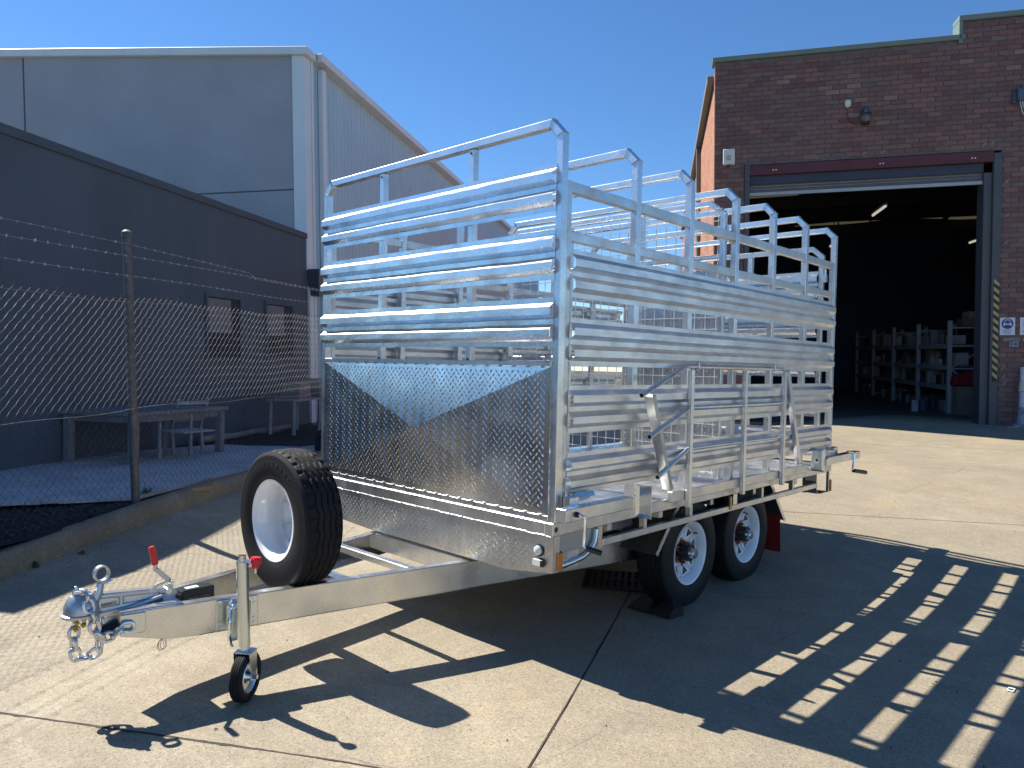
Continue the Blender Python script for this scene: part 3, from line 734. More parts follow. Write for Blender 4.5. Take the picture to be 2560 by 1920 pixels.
part(MB().lathe([(.0,.0),(.065,.005),(.07,.02),(.06,.035),(.0,.03)], (0,-.13,0), (0,0,1), 16), 'base_ring', BLACK, ln)
eb = wthing('switch_box', .18, 5.56, 'blue grey electrical box high on the bricks above the signs', 'box')
part(MB().box(0, .5, -.12, -.004, 0, .20), 'case', simple('blue_box', (.06,.09,.13), (.07,.10,.15), 4, .5), eb, bev=.008)
part(MB().box(-.06, 0, -.05, -.004, -.03, .17), 'back_plate', JAMB, eb)
GC = mat('grey_cable', (.42,.46,.46), .5)
for i in range(4):
    x_ = .05+i*.035
    part(MB().tube([(x_,-.06,.0),(x_+.01,-.065,-.08),(x_+.04+.02*i,-.06,-.2),(x_+.13,-.05,-.32),(x_+.3,-.05,-.36)], .010, 6), 'cable', GC, eb, smooth=True)
def text(par, s, x, z, size, m, d=-.012, sp=1.0):
    o = letters(s, size, m, .0006, sp); o.parent = par
    o.location = (x, d, z); o.rotation_euler = (R(90), 0, 0); return o
SW = mat('sign_white', (.62,.66,.74), .4); SBL = mat('sign_blue', (.012,.045,.22), .4); INK = mat('sign_ink', (.02,.02,.03), .5)
sg = wthing('safety_sign', .02, 1.59, 'white safety sign with blue disc showing a head in earmuffs and goggles', 'sign')
part(MB().box(0, .235, -.008, -.004, 0, .30), 'board', SW, sg)
def disc(x, z, r, d, n=28, sx=1, sz=1, a0=0, a1=360): return MB().prism([(x+r*sx*math.cos(R(a0+(a1-a0)*i/n)), d, z+r*sz*math.sin(R(a0+(a1-a0)*i/n))) for i in range(n + (0 if a1-a0 == 360 else 1))], (0,-1,0), .0007)
part(disc(.118, .195, .092, -.0085), 'blue_disc', SBL, sg)
part(disc(.118, .21, .052, -.0093, sz=1.15), 'head', SW, sg)
part(disc(.118, .222, .040, -.0101, sx=1.05, sz=.85), 'hair', SBL, sg)
part(disc(.118, .178, .041, -.0101, sx=.9, sz=1.05, a0=180, a1=360), 'face', SBL, sg)
for x_ in (.068, .168): part(disc(x_, .18, .021, -.0109, sx=.75), 'earmuff', SW, sg)
for x_ in (.101, .136): part(disc(x_, .188, .014, -.0109, sx=1.15, sz=.8), 'goggle_lens', SW, sg)
for i, t in enumerate(('HEARING AND EYE', 'PROTECTION', 'MUST BE WORN', 'IN THIS AREA')): text(sg, t, .118, .083-.019*i, .017, INK, -.009)
for x_, z_ in ((.012,.288),(.223,.288),(.012,.012),(.223,.012)): part(disc(x_, z_, .005, -.0085, 8), 'screw', GDULL, sg)
s2 = wthing('notice_board', .33, 1.59, 'second white notice cut off by the right edge of the view', 'sign')
part(MB().box(0, .235, -.008, -.004, 0, .30), 'board', SW, s2)
part(disc(.118, .195, .085, -.0085), 'pale_disc', mat('pale_blue', (.45,.52,.60), .5), s2); text(s2, 'NO ENTRY', .118, .062, .034, INK, -.009)
PLG = mat('plate_grey', (.30,.36,.34), .5)
rc = wthing('reception_plate', .08, 1.485, 'small grey RECEPTION plate under the earmuff sign', 'sign')
part(MB().box(0, .25, -.007, -.004, 0, .056), 'board', PLG, rc); part(MB().box(.006, .244, -.0078, -.0071, .006, .05), 'inset', mat('plate_dark', (.05,.07,.08), .5), rc)
text(rc, 'RECEPTION', .125, .028, .043, mat('plate_letter', (.42,.48,.46), .5), -.0085, .95)
r2 = wthing('door_plate', .385, 1.485, 'grey lettered plate at the right edge beside the reception plate', 'sign')
part(MB().box(0, .25, -.007, -.004, 0, .056), 'board', PLG, r2); text(r2, 'DELIVERIES', .125, .028, .04, INK, -.0085, .9)
ic = wthing('intercom', .165, 1.38, 'grey intercom box with round button under the reception plate', 'intercom')
ICM = mat('intercom_grey', (.20,.25,.30), .45)
part(MB().box(0, .03, -.03, -.004, 0, .095), 'side_case', ICM, ic, bev=.003); part(MB().box(.032, .135, -.05, -.004, 0, .10), 'case', ICM, ic, bev=.006)
part(disc(.085, .052, .024, -.0515, 16), 'button', mat('button_dark', (.06,.08,.10), .4), ic)
# leaning pole wrapped in film and netting at the right edge
pw = wthing('wrapped_roll', .34, -.01, 'white wrapped roll with frayed netting leaning on the bricks', 'roll')
FILM = simple('white_film', (.42,.45,.52), (.58,.60,.66), 9, .3, 0, .4, .01)
part(MB().tube([(-.03,-.20,.10),(.0,-.16,.45),(.03,-.10,.80),(.045,-.07,1.04)], [.055,.055,.058,.06], 14), 'roll', FILM, pw, smooth=True)
part(MB().tube([(-.004,-.165,.62),(.022,-.125,.80)], .064, 14), 'band', simple('cream_band', (.5,.46,.38), (.6,.55,.46), 6, .5), pw, smooth=True)
NET = simple('scribbled_netting', (.02,.02,.03), (.5,.5,.56), 55, .6); 
part(MB().tube([(-.045,-.215,.06),(-.03,-.20,.18),(-.012,-.18,.36)], [.066,.064,.060], 14), 'netting', NET, pw, smooth=True)
random.seed(21); fr = MB()
for i in range(26):
    a_ = random.uniform(-2.9,.2); l = random.uniform(.10,.30); p0 = V((-.05+random.uniform(-.05,.05), -.21, .10)); p1 = p0 + V((math.cos(a_)*l*.6, -.06, -.07)); p2 = p0 + V((math.cos(a_)*l, -.08+math.sin(a_)*.05, -.088+random.uniform(0,.02)))
    fr.tube([p0, p1, p2], .008, 4)
part(fr, 'frayed_strip', simple('frayed_film', (.20,.22,.26), (.40,.42,.46), 20, .5), pw, kind='stuff')
text(pw, 'ICE', -.0, .27, .075, INK, -.252)
# pallet racking inside, running away from the door on the right
RKM = simple('racking_grey', (.30,.32,.34), (.36,.38,.40), 5, .5)
rk_ = empty('pallet_racking', mat=WM, label='long steel pallet racking standing inside the dark warehouse', cat='racking')
rk0, rk1 = .02, .78
for i, d in enumerate((2.6, 4.75, 6.9, 9.1, 11.3)):
    for s in (rk0, rk1): part(MB().box(s, s+.08, d, d+.07, 0.012, 1.95), 'upright', RKM, rk_)
    for z0_, z1_ in ((.10,.10),(.95,.95),(1.42,1.42),(1.80,1.80)): part(MB().bar((rk0+.08, d+.035, z0_), (rk1, d+.035, z1_), .03, .03), 'tie', RKM, rk_)
    for (a0, a1) in ((1.42, .97), (.93, .45)):
        part(MB().bar((rk1, d+.035, a0 if a0 > 1 else a1), (rk0+.08, d+.035, a1 if a0 > 1 else a0), .025, .03), 'brace', RKM, rk_)
for d0, d1 in ((2.67, 4.75), (4.82, 6.9), (6.97, 9.1), (9.17, 11.3)):
    for z in (.55, .97, 1.42):
        for s in (rk0+.02, rk1+.02): part(MB().box(s, s+.045, d0, d1, z-.05, z+.05), 'beam', RKM, rk_)
        part(MB().box(rk0+.066, rk1+.019, d0, d1, z+.02, z+.04), 'shelf_board', simple('shelf_ply', (.10,.075,.05), (.14,.10,.07), 6, .8), rk_)
random.seed(31)
cols = {'brown': (.12,.09,.07), 'grey': (.18,.19,.20), 'white': (.40,.41,.42), 'blue': (.07,.09,.13), 'green': (.07,.09,.08), 'tan': (.20,.165,.12), 'black': (.02,.02,.02), 'cream': (.30,.28,.24), 'charcoal': (.05,.052,.056), 'pale grey': (.28,.30,.31)}
cm = {k: simple('carton_'+k.replace(' ', '_'), v, tuple(x*1.25 for x in v), 6, .8) for k, v in cols.items()}
shelfn = {0: 'floor', 1: 'lowest shelf', 2: 'middle shelf', 3: 'top shelf'}; bayn = ('nearest bay', 'second bay', 'third bay', 'deepest bay')
for bi, (d0, d1) in enumerate(((2.72, 4.7), (4.87, 6.85), (7.0, 9.0), (9.2, 11.2))):
    for si, z in enumerate((.012, .592, 1.012, 1.462)):
        pool = list(cols); random.shuffle(pool)
        d = d0 + random.uniform(.0,.2)
        while d < d1-.2:
            kk = pool.pop() if pool else 'brown'; w_ = random.uniform(.10,.30); h = random.uniform(.12,.36); dp_ = random.uniform(.25,.5)
            if d+w_ > d1 or not pool: break
            if bi < 1 or random.random() < .7:
                b_ = MB()
                if random.random() < .28:
                    b_.lathe([(0,0),(w_*.36,0),(w_*.36,h),(0,h)], (dp_*.3, w_/2, 0), (0,0,1), 14); nm, ct = 'drum', 'drum'
                else:
                    b_.box(0, dp_, 0, w_, 0, h); nm, ct = 'carton', 'carton'
                ob = b_.build(nm, cm[kk], None, smooth=False); ob.matrix_world = frame(WM @ V((rk0+.09+random.uniform(0,.08), d, z+.001)), E1, E2, UP)
                tag(ob, '%s %s %s on the %s of the racking, %s' % ('tall' if h > .26 else 'low', kk, nm, shelfn[si], bayn[bi]), ct, group='goods on the racking')
            d += w_ + random.uniform(.005,.06)
# bags in the end bay and cartons on top
sk = MB().lathe([(.0,0),(.17,.01),(.21,.12),(.20,.30),(.14,.48),(.06,.60),(.0,.62)], (0,0,0), (.15,.1,1), 16).build('sack', simple('canvas_sack', (.13,.13,.10), (.20,.19,.15), 7, .85, 0, .8, .03), smooth=True)
sk.matrix_world = frame(WM @ V((.66, 2.35, .03)), E1, E2, UP); tag(sk, 'tall bulging canvas sack at the end of the racking', 'sack')
rb_ = MB().add([(-.05,0,.0),(.42,0,.0),(.42,.3,0),(-.05,.3,0),(-.02,0,.22),(.38,0,.34),(.36,.3,.34),(-.02,.3,.2)], [(0,3,2,1),(4,5,6,7),(0,1,5,4),(1,2,6,5),(2,3,7,6),(3,0,4,7)]).build('tarp_bundle', simple('red_tarp', (.16,.01,.012), (.22,.015,.02), 8, .6, 0, .5, .02), bev=.03)
rb_.matrix_world = frame(WM @ V((.10, 2.30, .60)), E1, E2, UP); tag(rb_, 'folded red tarpaulin on a box at the racking end', 'tarpaulin')
bx = MB().box(0, .42, 0, .32, 0, .58).build('carton', cm['tan']); bx.matrix_world = frame(WM @ V((.10, 2.28, .013)), E1, E2, UP); tag(bx, 'big tan carton on the floor below the red tarpaulin', 'carton')
for i, (s, h, z, wd) in enumerate(((.25,.16,1.955,.55),(.35,.14,2.118,.32))):
    bx = MB().box(0, wd, 0, .4, 0, h).build('carton', cm['tan' if i else 'brown']); bx.matrix_world = frame(WM @ V((s+.08, 2.7, z-.12)), E1, E2, UP); tag(bx, ('wide brown carton on top of the near end of the racking', 'small tan carton topmost on the racking stack')[i], 'carton')
for i, (s, c_, lab) in enumerate(((-.42,'white','white paint drum on the floor left of the racking foot'),(-.24,'blue','bluish drum beside the racking foot'))):
    dr = MB().lathe([(0,0),(.075,0),(.078,.01),(.075,.02),(.075,.22),(.078,.23),(.078,.24),(0,.24)], (0,0,0), (0,0,1), 18).build('paint_drum', cm[c_], smooth=True)
    dr.matrix_world = frame(WM @ V((s, 3.2+.1*i, .014)), E1, E2, UP); tag(dr, lab, 'drum')

# ================================================================== TRAILER
W_ = 2.019; H1, H2, CH = 2.548, 2.623, .072; ZB, ZC = .720, .655; YL = 3.465
HY_ = [0, .613, 1.164, 1.732, 2.284, 2.844, 3.421]
tr = empty('livestock_trailer', (0,0,0), label='galvanised livestock cage trailer with tandem wheels and spare wheel on its drawbar', cat='trailer')
def hoop(mb, x0, x1, zb, h1, h2, ch, y0, y1, t):
    k = t*.41
    o = [(x1,zb),(x1,h1),(x1-ch,h2),(x0+ch,h2),(x0,h1),(x0,zb)]
    i = [(x0+t,zb),(x0+t,h1-k),(x0+ch+k*.9,h2-t),(x1-ch-k*.9,h2-t),(x1-t,h1-k),(x1-t,zb)]
    P = o+i; n = len(P); ov = len(mb.v)
    mb.v += [(a, y0, b) for a, b in P] + [(a, y1, b) for a, b in P]
    for a in range(5):
        q = (a, a+1, n-2-a, n-1-a)
        mb.f.append(tuple(ov+j for j in q)); mb.f.append(tuple(ov+n+j for j in reversed(q)))
    for a in range(n):
        b = (a+1) % n; mb.f.append((ov+a, ov+n+a, ov+n+b, ov+b))
    return mb
for k, y in enumerate(HY_):
    h = hoop(MB(), -W_, 0, ZB, H1, H2, CH, y, y+.044, .040).build('hoop', GALV, tr, bev=.003)
    # weld beads at the mitred corners
    wb = MB()
    for xx, zz, dx, dz in ((0,H1,-.040,-.016),(-CH,H2,-.016,-.040),(-W_,H1,.040,-.016),(-W_+CH,H2,.016,-.040)):
        wb.tube([(xx,y-.0015,zz),(xx+dx*.5+random.uniform(-.001,.001),y-.0015,zz+dz*.5),(xx+dx,y-.0015,zz+dz)], .0026, 5)
        wb.tube([(xx,y,zz+.0012),(xx,y+.044,zz+.0012)], .0022, 5)
    wb.build('weld', ZINC, h, smooth=True)
# side panels: end posts, rails, sheets
def sheet_prof(top, h):     # (outward, z) two trapezoid ribs
    k = h/.225; d = .030
    return [(o, top-z*k) for o, z in ((.0,0),(.0,.022),(d,.046),(d,.080),(.0,.100),(.0,.124),(d,.148),(d,.180),(.0,.200),(.0,.225))]
def crumple(mb_): pass
for sx, x0 in ((1, 0.0), (-1, -W_)):
    for a, b in ((.0445, .078), (YL-.075, YL-.045)):
        MB().box(min(x0-.0015*sx, x0-.036*sx), max(x0-.0015*sx, x0-.036*sx), a, b, ZB, 2.335).build('end_post', GDULL, tr, bev=.003)
    for k in range(6):
        ya, yb = HY_[k]+.0445+(.034 if k == 0 else 0), HY_[k+1]-.0005
        for z0_, z1_ in ((2.281, 2.333), (2.052, 2.100)):
            MB().box(min(x0-.002*sx, x0-.036*sx), max(x0-.002*sx, x0-.036*sx), ya, yb, z0_, z1_).build('side_rail', GDULL, tr, bev=.003)
    for top in (2.015, 1.690, 1.368, 1.043):
        pr = sheet_prof(top, .228 if top > 1.1 else .198); n = 24; m = MB(); np_ = len(pr)
        random.seed(int(top*100)+sx)
        ph = random.uniform(0, 6)
        for i in range(n+1):
            y = .080 + (YL-.082-.080)*i/n
            for j, (o_, z_) in enumerate(pr):
                wv = (.0014*math.sin(y*5.1+ph)+.0009*math.sin(y*13+ph*2+j*.5)) if 1 < j < 8 else 0
                m.v.append((x0+sx*(o_+.0015+wv), y, z_+wv*.5))
        for i in range(n):
            for j in range(np_-1): m.f.append((i*np_+j, (i+1)*np_+j, (i+1)*np_+j+1, i*np_+j+1))
        s_ = m.build('side_sheet', SIDES, tr, smooth=False, fix=False, solid=.0018)
# front: sheets between the posts
for top, h in ((2.408, .222), (2.100, .235), (1.783, .232)):
    pr = sheet_prof(top, h); n = 16; m = MB(); np_ = len(pr); ph = top*9
    for i in range(n+1):
        x = -.033 - (W_-.055)*i/n
        for j, (o_, z_) in enumerate(pr):
            wv = (.0012*math.sin(x*6+ph)+.0008*math.sin(x*15+j*.4)) if 1 < j < 8 else 0
            m.v.append((x, -(o_+.002+wv), z_+wv*.6))
    for i in range(n):
        for j in range(np_-1): m.f.append((i*np_+j, (i+1)*np_+j, (i+1)*np_+j+1, i*np_+j+1))
    m.build('front_sheet', SHEET, tr, smooth=False, fix=False, solid=.0018)
for xa in (-1.42, -.645):
    MB().box(xa, xa+.04, .003, .040, ZB+.03, H2-.041).build('front_upright', GALV, tr, bev=.003)
for xa in (-1.36, -.585):
    for z_ in (2.56, 1.485): MB().lathe([(0,-.003),(.006,-.003),(.007,0)], (xa-.04, .001, z_), (0,1,0), 8).build('vent_hole', BLACK, tr)
# deck, beams
MB().box(-W_+.05, -.05, .035, 3.43, .700, .7215).build('deck_floor', FRESH, tr)
for x0, sx in ((0, 1), (-W_, -1)):
    a, b = sorted((x0, x0-sx*.05)); MB().box(a, b, -.012, YL+.012, ZC, ZB-.0005).build('deck_beam', GDULL, tr, bev=.004)
MB().box(-W_+.0505, -.0505, -.012, .034, ZC, ZB-.0005).build('deck_beam', FRESH, tr, bev=.004)
MB().box(-W_+.0505, -.0505, YL-.03, YL+.012, ZC, ZB-.0005).build('deck_beam', GDULL, tr, bev=.004)
MB().lathe([(0,.0),(.013,.0),(.014,-.002)], (.0005, .012, .688), (1,0,0), 14).build('drain_hole', BLACK, tr)
MB().box(-W_+.041, -.041, -.004, .030, ZB+.001, ZB+.030).build('front_rail', GALV, tr, bev=.003)
MB().box(-W_+.041, -.041, -.006, .030, 1.456, 1.480).build('front_rail', GALV, tr, bev=.003)
# chequer plate with pressed cross-break, raised lozenges
def lozenges(mb, P, inside, u0, u1, v0, v1, step, ln=.0125, wd=.0042, ht=.0012):
    j = 0; v_ = v0
    while v_ < v1:
        i = 0; u_ = u0 + (step*.5 if j % 2 else 0)
        while u_ < u1:
            if inside(u_, v_):
                t = R(52) if (i+j) % 2 else R(-42)
                c_, s_ = math.cos(t), math.sin(t); o_ = len(mb.v)
                for a_, b_, h_ in ((-ln,0,0),(-ln*.45,-wd,0),(ln*.45,-wd,0),(ln,0,0),(ln*.45,wd,0),(-ln*.45,wd,0),(-ln*.5,0,ht),(ln*.5,0,ht)):
                    mb.v.append(tuple(P(u_+a_*c_-b_*s_, v_+a_*s_+b_*c_, h_)))
                mb.f += [tuple(o_+q for q in f) for f in ((0,1,6),(1,2,7,6),(2,3,7),(3,4,7),(4,5,6,7),(5,0,6))]
            i += 1; u_ += step
        j += 1; v_ += step*.5
px0, px1, pz0, pz1 = -W_+.043, -.043, .752, 1.455
ac = (px0+px1)/2-.02; az = 1.10; AH = .030
def plate_h(x, z):          # tent height at (x,z)
    hs = []
    fx = (x-px0)/(ac-px0) if x < ac else (px1-x)/(px1-ac); fz = (z-pz0)/(az-pz0) if z < az else (pz1-z)/(pz1-az)
    return AH*max(0, min(fx, fz))
pl = MB(); pl.add([(px0,-.003,pz0),(px1,-.003,pz0),(px1,-.003,pz1),(px0,-.003,pz1),(ac,-.003-AH,az)], [(0,1,4),(1,2,4),(2,3,4),(3,0,4)])
plo = pl.build('chequer_plate', PLATE, tr, fix=False, solid=.002)
lz = MB(); lozenges(lz, lambda u, v, h: (u, -.0045-plate_h(u, v)-h, v), lambda u, v: px0+.02 < u < px1-.02 and pz0+.022 < v < pz1-.026, px0+.02, px1, pz0+.02, pz1, .0375)
lz.build('tread_pattern', PLATE, plo, smooth=False, fix=False, kind='stuff')
# skirt
sk_ = [(0,.483),(-.30,.443),(-.52,.446),(-1.48,.450),(-1.82,.466),(-W_,.505),(-W_,ZC-.001),(0,ZC-.001)]
sko = MB().prism([(x, -.004, z) for x, z in sk_], (0,-1,0), .003).build('front_skirt', FRESH, tr)
def in_sk(u, v):
    if v > ZC-.02 or u > -.03 or u < -W_+.03: return False
    for (xa, za), (xb, zb) in zip(sk_[:5], sk_[1:6]):
        if xb <= u <= xa: return v > za+(zb-za)*(u-xa)/(xb-xa)+.018
    return False
lz = MB(); lozenges(lz, lambda u, v, h: (u, -.0072-h*1.3, v), in_sk, -W_, 0, .45, ZC, .0375)
lz.build('tread_pattern', FRESH, sko, fix=False, kind='stuff')
random.seed(4)
wb = MB(); x = -.01
while x > -W_:
    l = random.uniform(.03,.09); wb.tube([(x,-.0125,ZC+random.uniform(-.002,.002)),(x-l*.5,-.0135,ZC+random.uniform(-.002,.002)),(x-l,-.0125,ZC)], random.uniform(.0025,.0045), 5); x -= l+random.uniform(-.004,.01)
x = -.08
while x > -W_+.1:
    for z_ in (pz1-.001, pz0-.0): wb.tube([(x,-.006,z_),(x-.022,-.006,z_)], .0035, 5)
    x -= .095
wb.build('weld_bead', ZINC, tr, smooth=True, kind='stuff')
# corner return under the near front corner
MB().box(-.003, 0, -.006, .040, .484, ZC-.001).build('corner_return', GALV, tr)
MB().box(-.030, -.026, .040, .335, .560, ZC-.001).build('inner_plate', simple('pale_steel_plate', (.36,.38,.40), (.44,.46,.47), 3, .4, .8), tr)
MB().box(-.020, -.014, .062, .118, .485, .560).build('lamp_bracket', ZINC, tr); MB().box(-.028, -.022, .122, .215, .478, .560).build('lamp_bracket', GALV, tr)
MB().lathe([(0,.008),(.009,.008),(.010,0)], (-.021,.165,.52), (1,0,0), 6).build('bolt', ZINC, tr)
al_ = MB().box(-.014, -.001, .010, .060, .486, .578).build('marker_lamp', BLACK, tr); MB().box(-.001, .009, .020, .058, .489, .575).build('lens', AMBER, al_, bev=.003)
rl = MB().box(-.014, -.001, 3.445, 3.475, .492, .588).build('marker_lamp', BLACK, tr); MB().box(-.001, .009, 3.455, 3.474, .495, .585).build('lens', AMBER, rl, bev=.003)
ml = MB().box(-.03, -.004, 1.735, 1.765, .560, .650).build('marker_lamp', BLACK, tr); MB().box(-.004, .006, 1.738, 1.762, .563, .645).build('lens', AMBER, ml)
# front lamps on the skirt
fl_ = MB().lathe([(.0,.022),(.012,.021),(.022,.014),(.026,.0)], (-.088,-.008,.579), (0,-1,0), 20).build('round_lamp', LENS, tr, smooth=True); MB().lathe([(.026,.0),(.030,.0),(.030,.006),(.026,.008)], (-.085,-.008,.579), (0,-1,0), 20).build('rim', BLACK, fl_)
fr_ = MB().box(-.112, -.050, -.026, -.008, .505, .540).build('oblong_lamp', BLACK, tr, bev=.003); MB().box(-.110, -.062, -.030, -.0265, .508, .537).build('lens', LENS, fr_)
# side lamp under the deck
sl_ = MB().lathe([(0,.018),(.02,.016),(.027,.008),(.028,.0)], (-.055,.42,.618), (1,0,0), 18).build('round_lamp', BLACK, tr, smooth=True); MB().lathe([(0,.003),(.007,0)], (-.036,.425,.610), (1,0,0), 8).build('bulb', YEL, sl_)
# tie rail with stubs
for x0, sx in ((0, 1), (-W_, -1)):
    a, b = sorted((x0, x0-sx*.032)); rail = MB().box(a, b, .385, 3.20, .549, .586).build('tie_rail', GDULL, tr, bev=.003)
    for y in (.755, 1.245, 2.205, 2.72): MB().box(a+.001, b-.001, y, y+.03, .5865, ZC-.0005).build('stub', GDULL, tr)
    MB().box(a+.001, b-.001, 1.79, 1.845, .5865, ZC-.0005).build('stub', ZINC, tr)
    MB().box(a+.001, b-.001, .345, .378, .545, ZC-.0005).build('stub', GDULL, tr)
    MB().tube([(x0-sx*.015,.06,.503),(x0-sx*.015,.15,.508),(x0-sx*.015,.23,.518),(x0-sx*.015,.29,.540),(x0-sx*.015,.33,.580),(x0-sx*.015,.345,.64)], .0165, 12).build('bent_pipe', ZINC, tr, smooth=True)
hk = MB()
pts = [(3.185,.60),(3.19,.545),(3.20,.518),(3.225,.499),(3.26,.492),(3.44,.492)]
for (y0,z0_),(y1,z1_) in zip(pts, pts[1:]): hk.bar((-.06,y0,z0_),(-.06,y1,z1_), .11, .004, up=(0,z1_-z0_ and -(y1-y0) or 0,1))
hk.build('rear_bracket', GALV, tr)
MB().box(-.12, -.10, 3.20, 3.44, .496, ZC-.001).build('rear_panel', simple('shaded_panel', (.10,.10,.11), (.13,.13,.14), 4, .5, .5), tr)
MB().box(-.02, .0, 3.425, 3.447, .490, ZC-.001).build('rear_stub', GALV, tr)
# chassis rails and axles
for x in (-.42, -W_+.37): MB().box(x-.025, x+.025, .04, 3.4, .52, .6545).build('chassis_rail', GDULL, tr)
for y in (.5, 1.0, 1.6, 2.2, 2.9): MB().box(-W_+.06, -.06, y, y+.04, .60, .6535).build('floor_bearer', GDULL, tr)
AX = [1.411, 2.174]
for y in AX: MB().bar((-W_+.2, y, .322), (-.2, y, .322), .05, .05).build('axle', HUBBLK, tr)
for x in (-.42, -W_+.37): MB().tube([(x,.95,.47),(x,1.411,.36),(x,1.79,.46),(x,2.174,.36),(x,2.62,.47)], .028, 6).build('leaf_spring', HUBBLK, tr)
MB().bar((-.30, .45, .585), (-.30, 1.05, .585), .05, .14).build('mid_rail', simple('blue_grey_rail', (.30,.33,.38), (.36,.39,.43), 3, .4, .8), tr)
# mudguards
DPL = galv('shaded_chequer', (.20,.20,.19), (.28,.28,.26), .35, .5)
for x0, sx in ((-.07, 1), (-W_+.07, -1)):
    xi = x0 - sx*.30
    g_ = MB().add([(x0,1.235,.648),(xi,1.235,.648),(xi,1.0,.382),(x0,1.0,.382)], [(0,1,2,3)]).add([(x0,1.235,.648),(xi,1.235,.648),(xi,2.50,.648),(x0,2.50,.648)], [(0,1,2,3)]).add([(x0,2.50,.648),(xi,2.50,.648),(xi,2.762,.342),(x0,2.762,.342)], [(0,1,2,3)])
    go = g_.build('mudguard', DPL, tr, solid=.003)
    e_ = MB(); 
    for p, q in (((1.235,.648),(1.0,.382)), ((2.50,.648),(2.762,.342))): MB().bar((x0+sx*.001,p[0],p[1]), (x0+sx*.001,q[0],q[1]), .004, .028, up=(0,1,0)).build('edge_flange', GALV, go)
    if sx > 0:
        lz = MB(); dv = V((0,-.235,-.266)); ln_ = dv.length; dv.normalize(); nn = V((0,-.75,.66)).normalized()
        lozenges(lz, lambda u, v, h: V((x0,1.235,.648))+V((-1,0,0))*u+dv*v+nn*(h+.002), lambda u, v: .02 < u < .28 and .02 < v < ln_-.02, .02, .28, .02, ln_, .05, .017, .006)
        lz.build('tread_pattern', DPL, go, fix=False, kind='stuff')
    fa = MB().add([(x0-sx*.005,2.69,.385),(xi+sx*.02,2.69,.385),(xi+sx*.02,2.715,.108),(x0-sx*.005,2.715,.108)], [(0,1,2,3)]).build('mudflap', FLAP, go, solid=.005)
# tyres with real tread, shared mesh
def tyre_mesh():
    m = MB(); nth = 220; Rt, w2 = .333, .094
    side = [(.196,-.088),(.205,-.094),(.222,-.0985),(.250,-.102),(.282,-.101),(.300,-.097),(.304,-.0975),(.309,-.0955),(.318,-.090),(.326,-.085)]
    nt_ = 44
    rows = side + [None]*nt_ + [(r, -h) for r, h in reversed(side)]
    nr = len(rows)
    for i in range(nth):
        th_ = 2*math.pi*i/nth; c_, s_ = math.cos(th_), math.sin(th_)
        for j, rw in enumerate(rows):
            if rw: r, h = rw
            else:
                k = (j-len(side))/(nt_-1); h = -w2*.88 + 2*w2*.88*k; e = abs(2*k-1)
                r = Rt - .010*e**4
                zz = .0042*(1 if (i % 10) < 5 else -1)*(1-abs((i % 5)-2)/2.6)
                for gc in (-.046, -.016, .016, .046):
                    if abs(h-gc-zz) < .0034: r -= .0075
                if e > .70 and (i % 6) < 1.5: r -= .0065
                elif e < .64 and (i % 10) == 0 and abs(h) > .02 : r -= .002
            m.v.append((h, r*c_, r*s_))
    for i in range(nth):
        i2_ = (i+1) % nth
        for j in range(nr-1): m.f.append((i*nr+j, i*nr+j+1, i2_*nr+j+1, i2_*nr+j))
    me = m.mesh('tyre'); me.materials.append(RUBBER); me.materials.append(RUBBERS)
    for f in me.polygons:
        f.use_smooth = True; j = f.vertices[0] % nr
        if j < 8 or j > nr-10: f.material_index = 1
    try: me.set_sharp_from_angle(angle=R(35))
    except Exception: pass
    return me
TY = tyre_mesh()
def rim_parts(deep):    # axis x, outer face +x
    b_ = MB().lathe([(.195,.092),(.1955,.086),(.184,.084),(.180,.066),(.172,.060),(.162,.050),(.160,.0),(.172,-.035),(.178,-.066),(.184,-.084),(.1955,-.086),(.195,-.092),(.181,-.088),(.176,-.066),(.170,-.035),(.156,.0),(.156,.050),(.168,.064),(.178,.088),(.195,.092)], (0,0,0), (1,0,0), 64)
    return b_
def disc_mesh(xo, spokes=True):
    m = MB(); n = 8
    for i in range(n):
        t = 2*math.pi*i/n; d = math.pi/n
        def q(r, a, x=0): return (xo+x, r*math.cos(t+a), r*math.sin(t+a))
        if spokes:
            P = [q(.158,-d,.012),q(.158,-.26,.012),q(.158,.26,.012),q(.158,d,.012),q(.146,-.23,.008),q(.146,.23,.008),q(.100,.07,-.002),q(.078,-d,-.006),q(.078,0,-.006),q(.078,d,-.006),q(.036,-d,-.006),q(.036,0,-.006),q(.036,d,-.006),q(.100,-d,.0),q(.100,d,.0),q(.100,-.03,-.002)]
            F = [(0,1,4,15,13),(1,2,5,4),(2,3,14,6,5),(13,15,6,14,9,8,7),(7,8,11,10),(8,9,12,11)]
        else:
            P = [q(.158,-d,.03),q(.158,0,.03),q(.158,d,.03),q(.135,-d,.012),q(.135,0,.012),q(.135,d,.012),q(.100,-d,-.004),q(.100,0,-.004),q(.100,d,-.004),q(.040,-d,-.004),q(.040,0,-.004),q(.040,d,-.004)]
            F = [(0,1,4,3),(1,2,5,4),(3,4,7,6),(4,5,8,7),(6,7,10,9),(7,8,11,10)]
        m.add(P, F)
    return m
RIMM = rim_parts(0).mesh('rim'); RIMM.materials.append(WHITE)
for f in RIMM.polygons: f.use_smooth = True
def linked(name, me, par, loc=(0,0,0), rot=(0,0,0)):
    o = bpy.data.objects.new(name, me); scene.collection.objects.link(o); o.parent = par; o.location = loc; o.rotation_euler = rot; return o
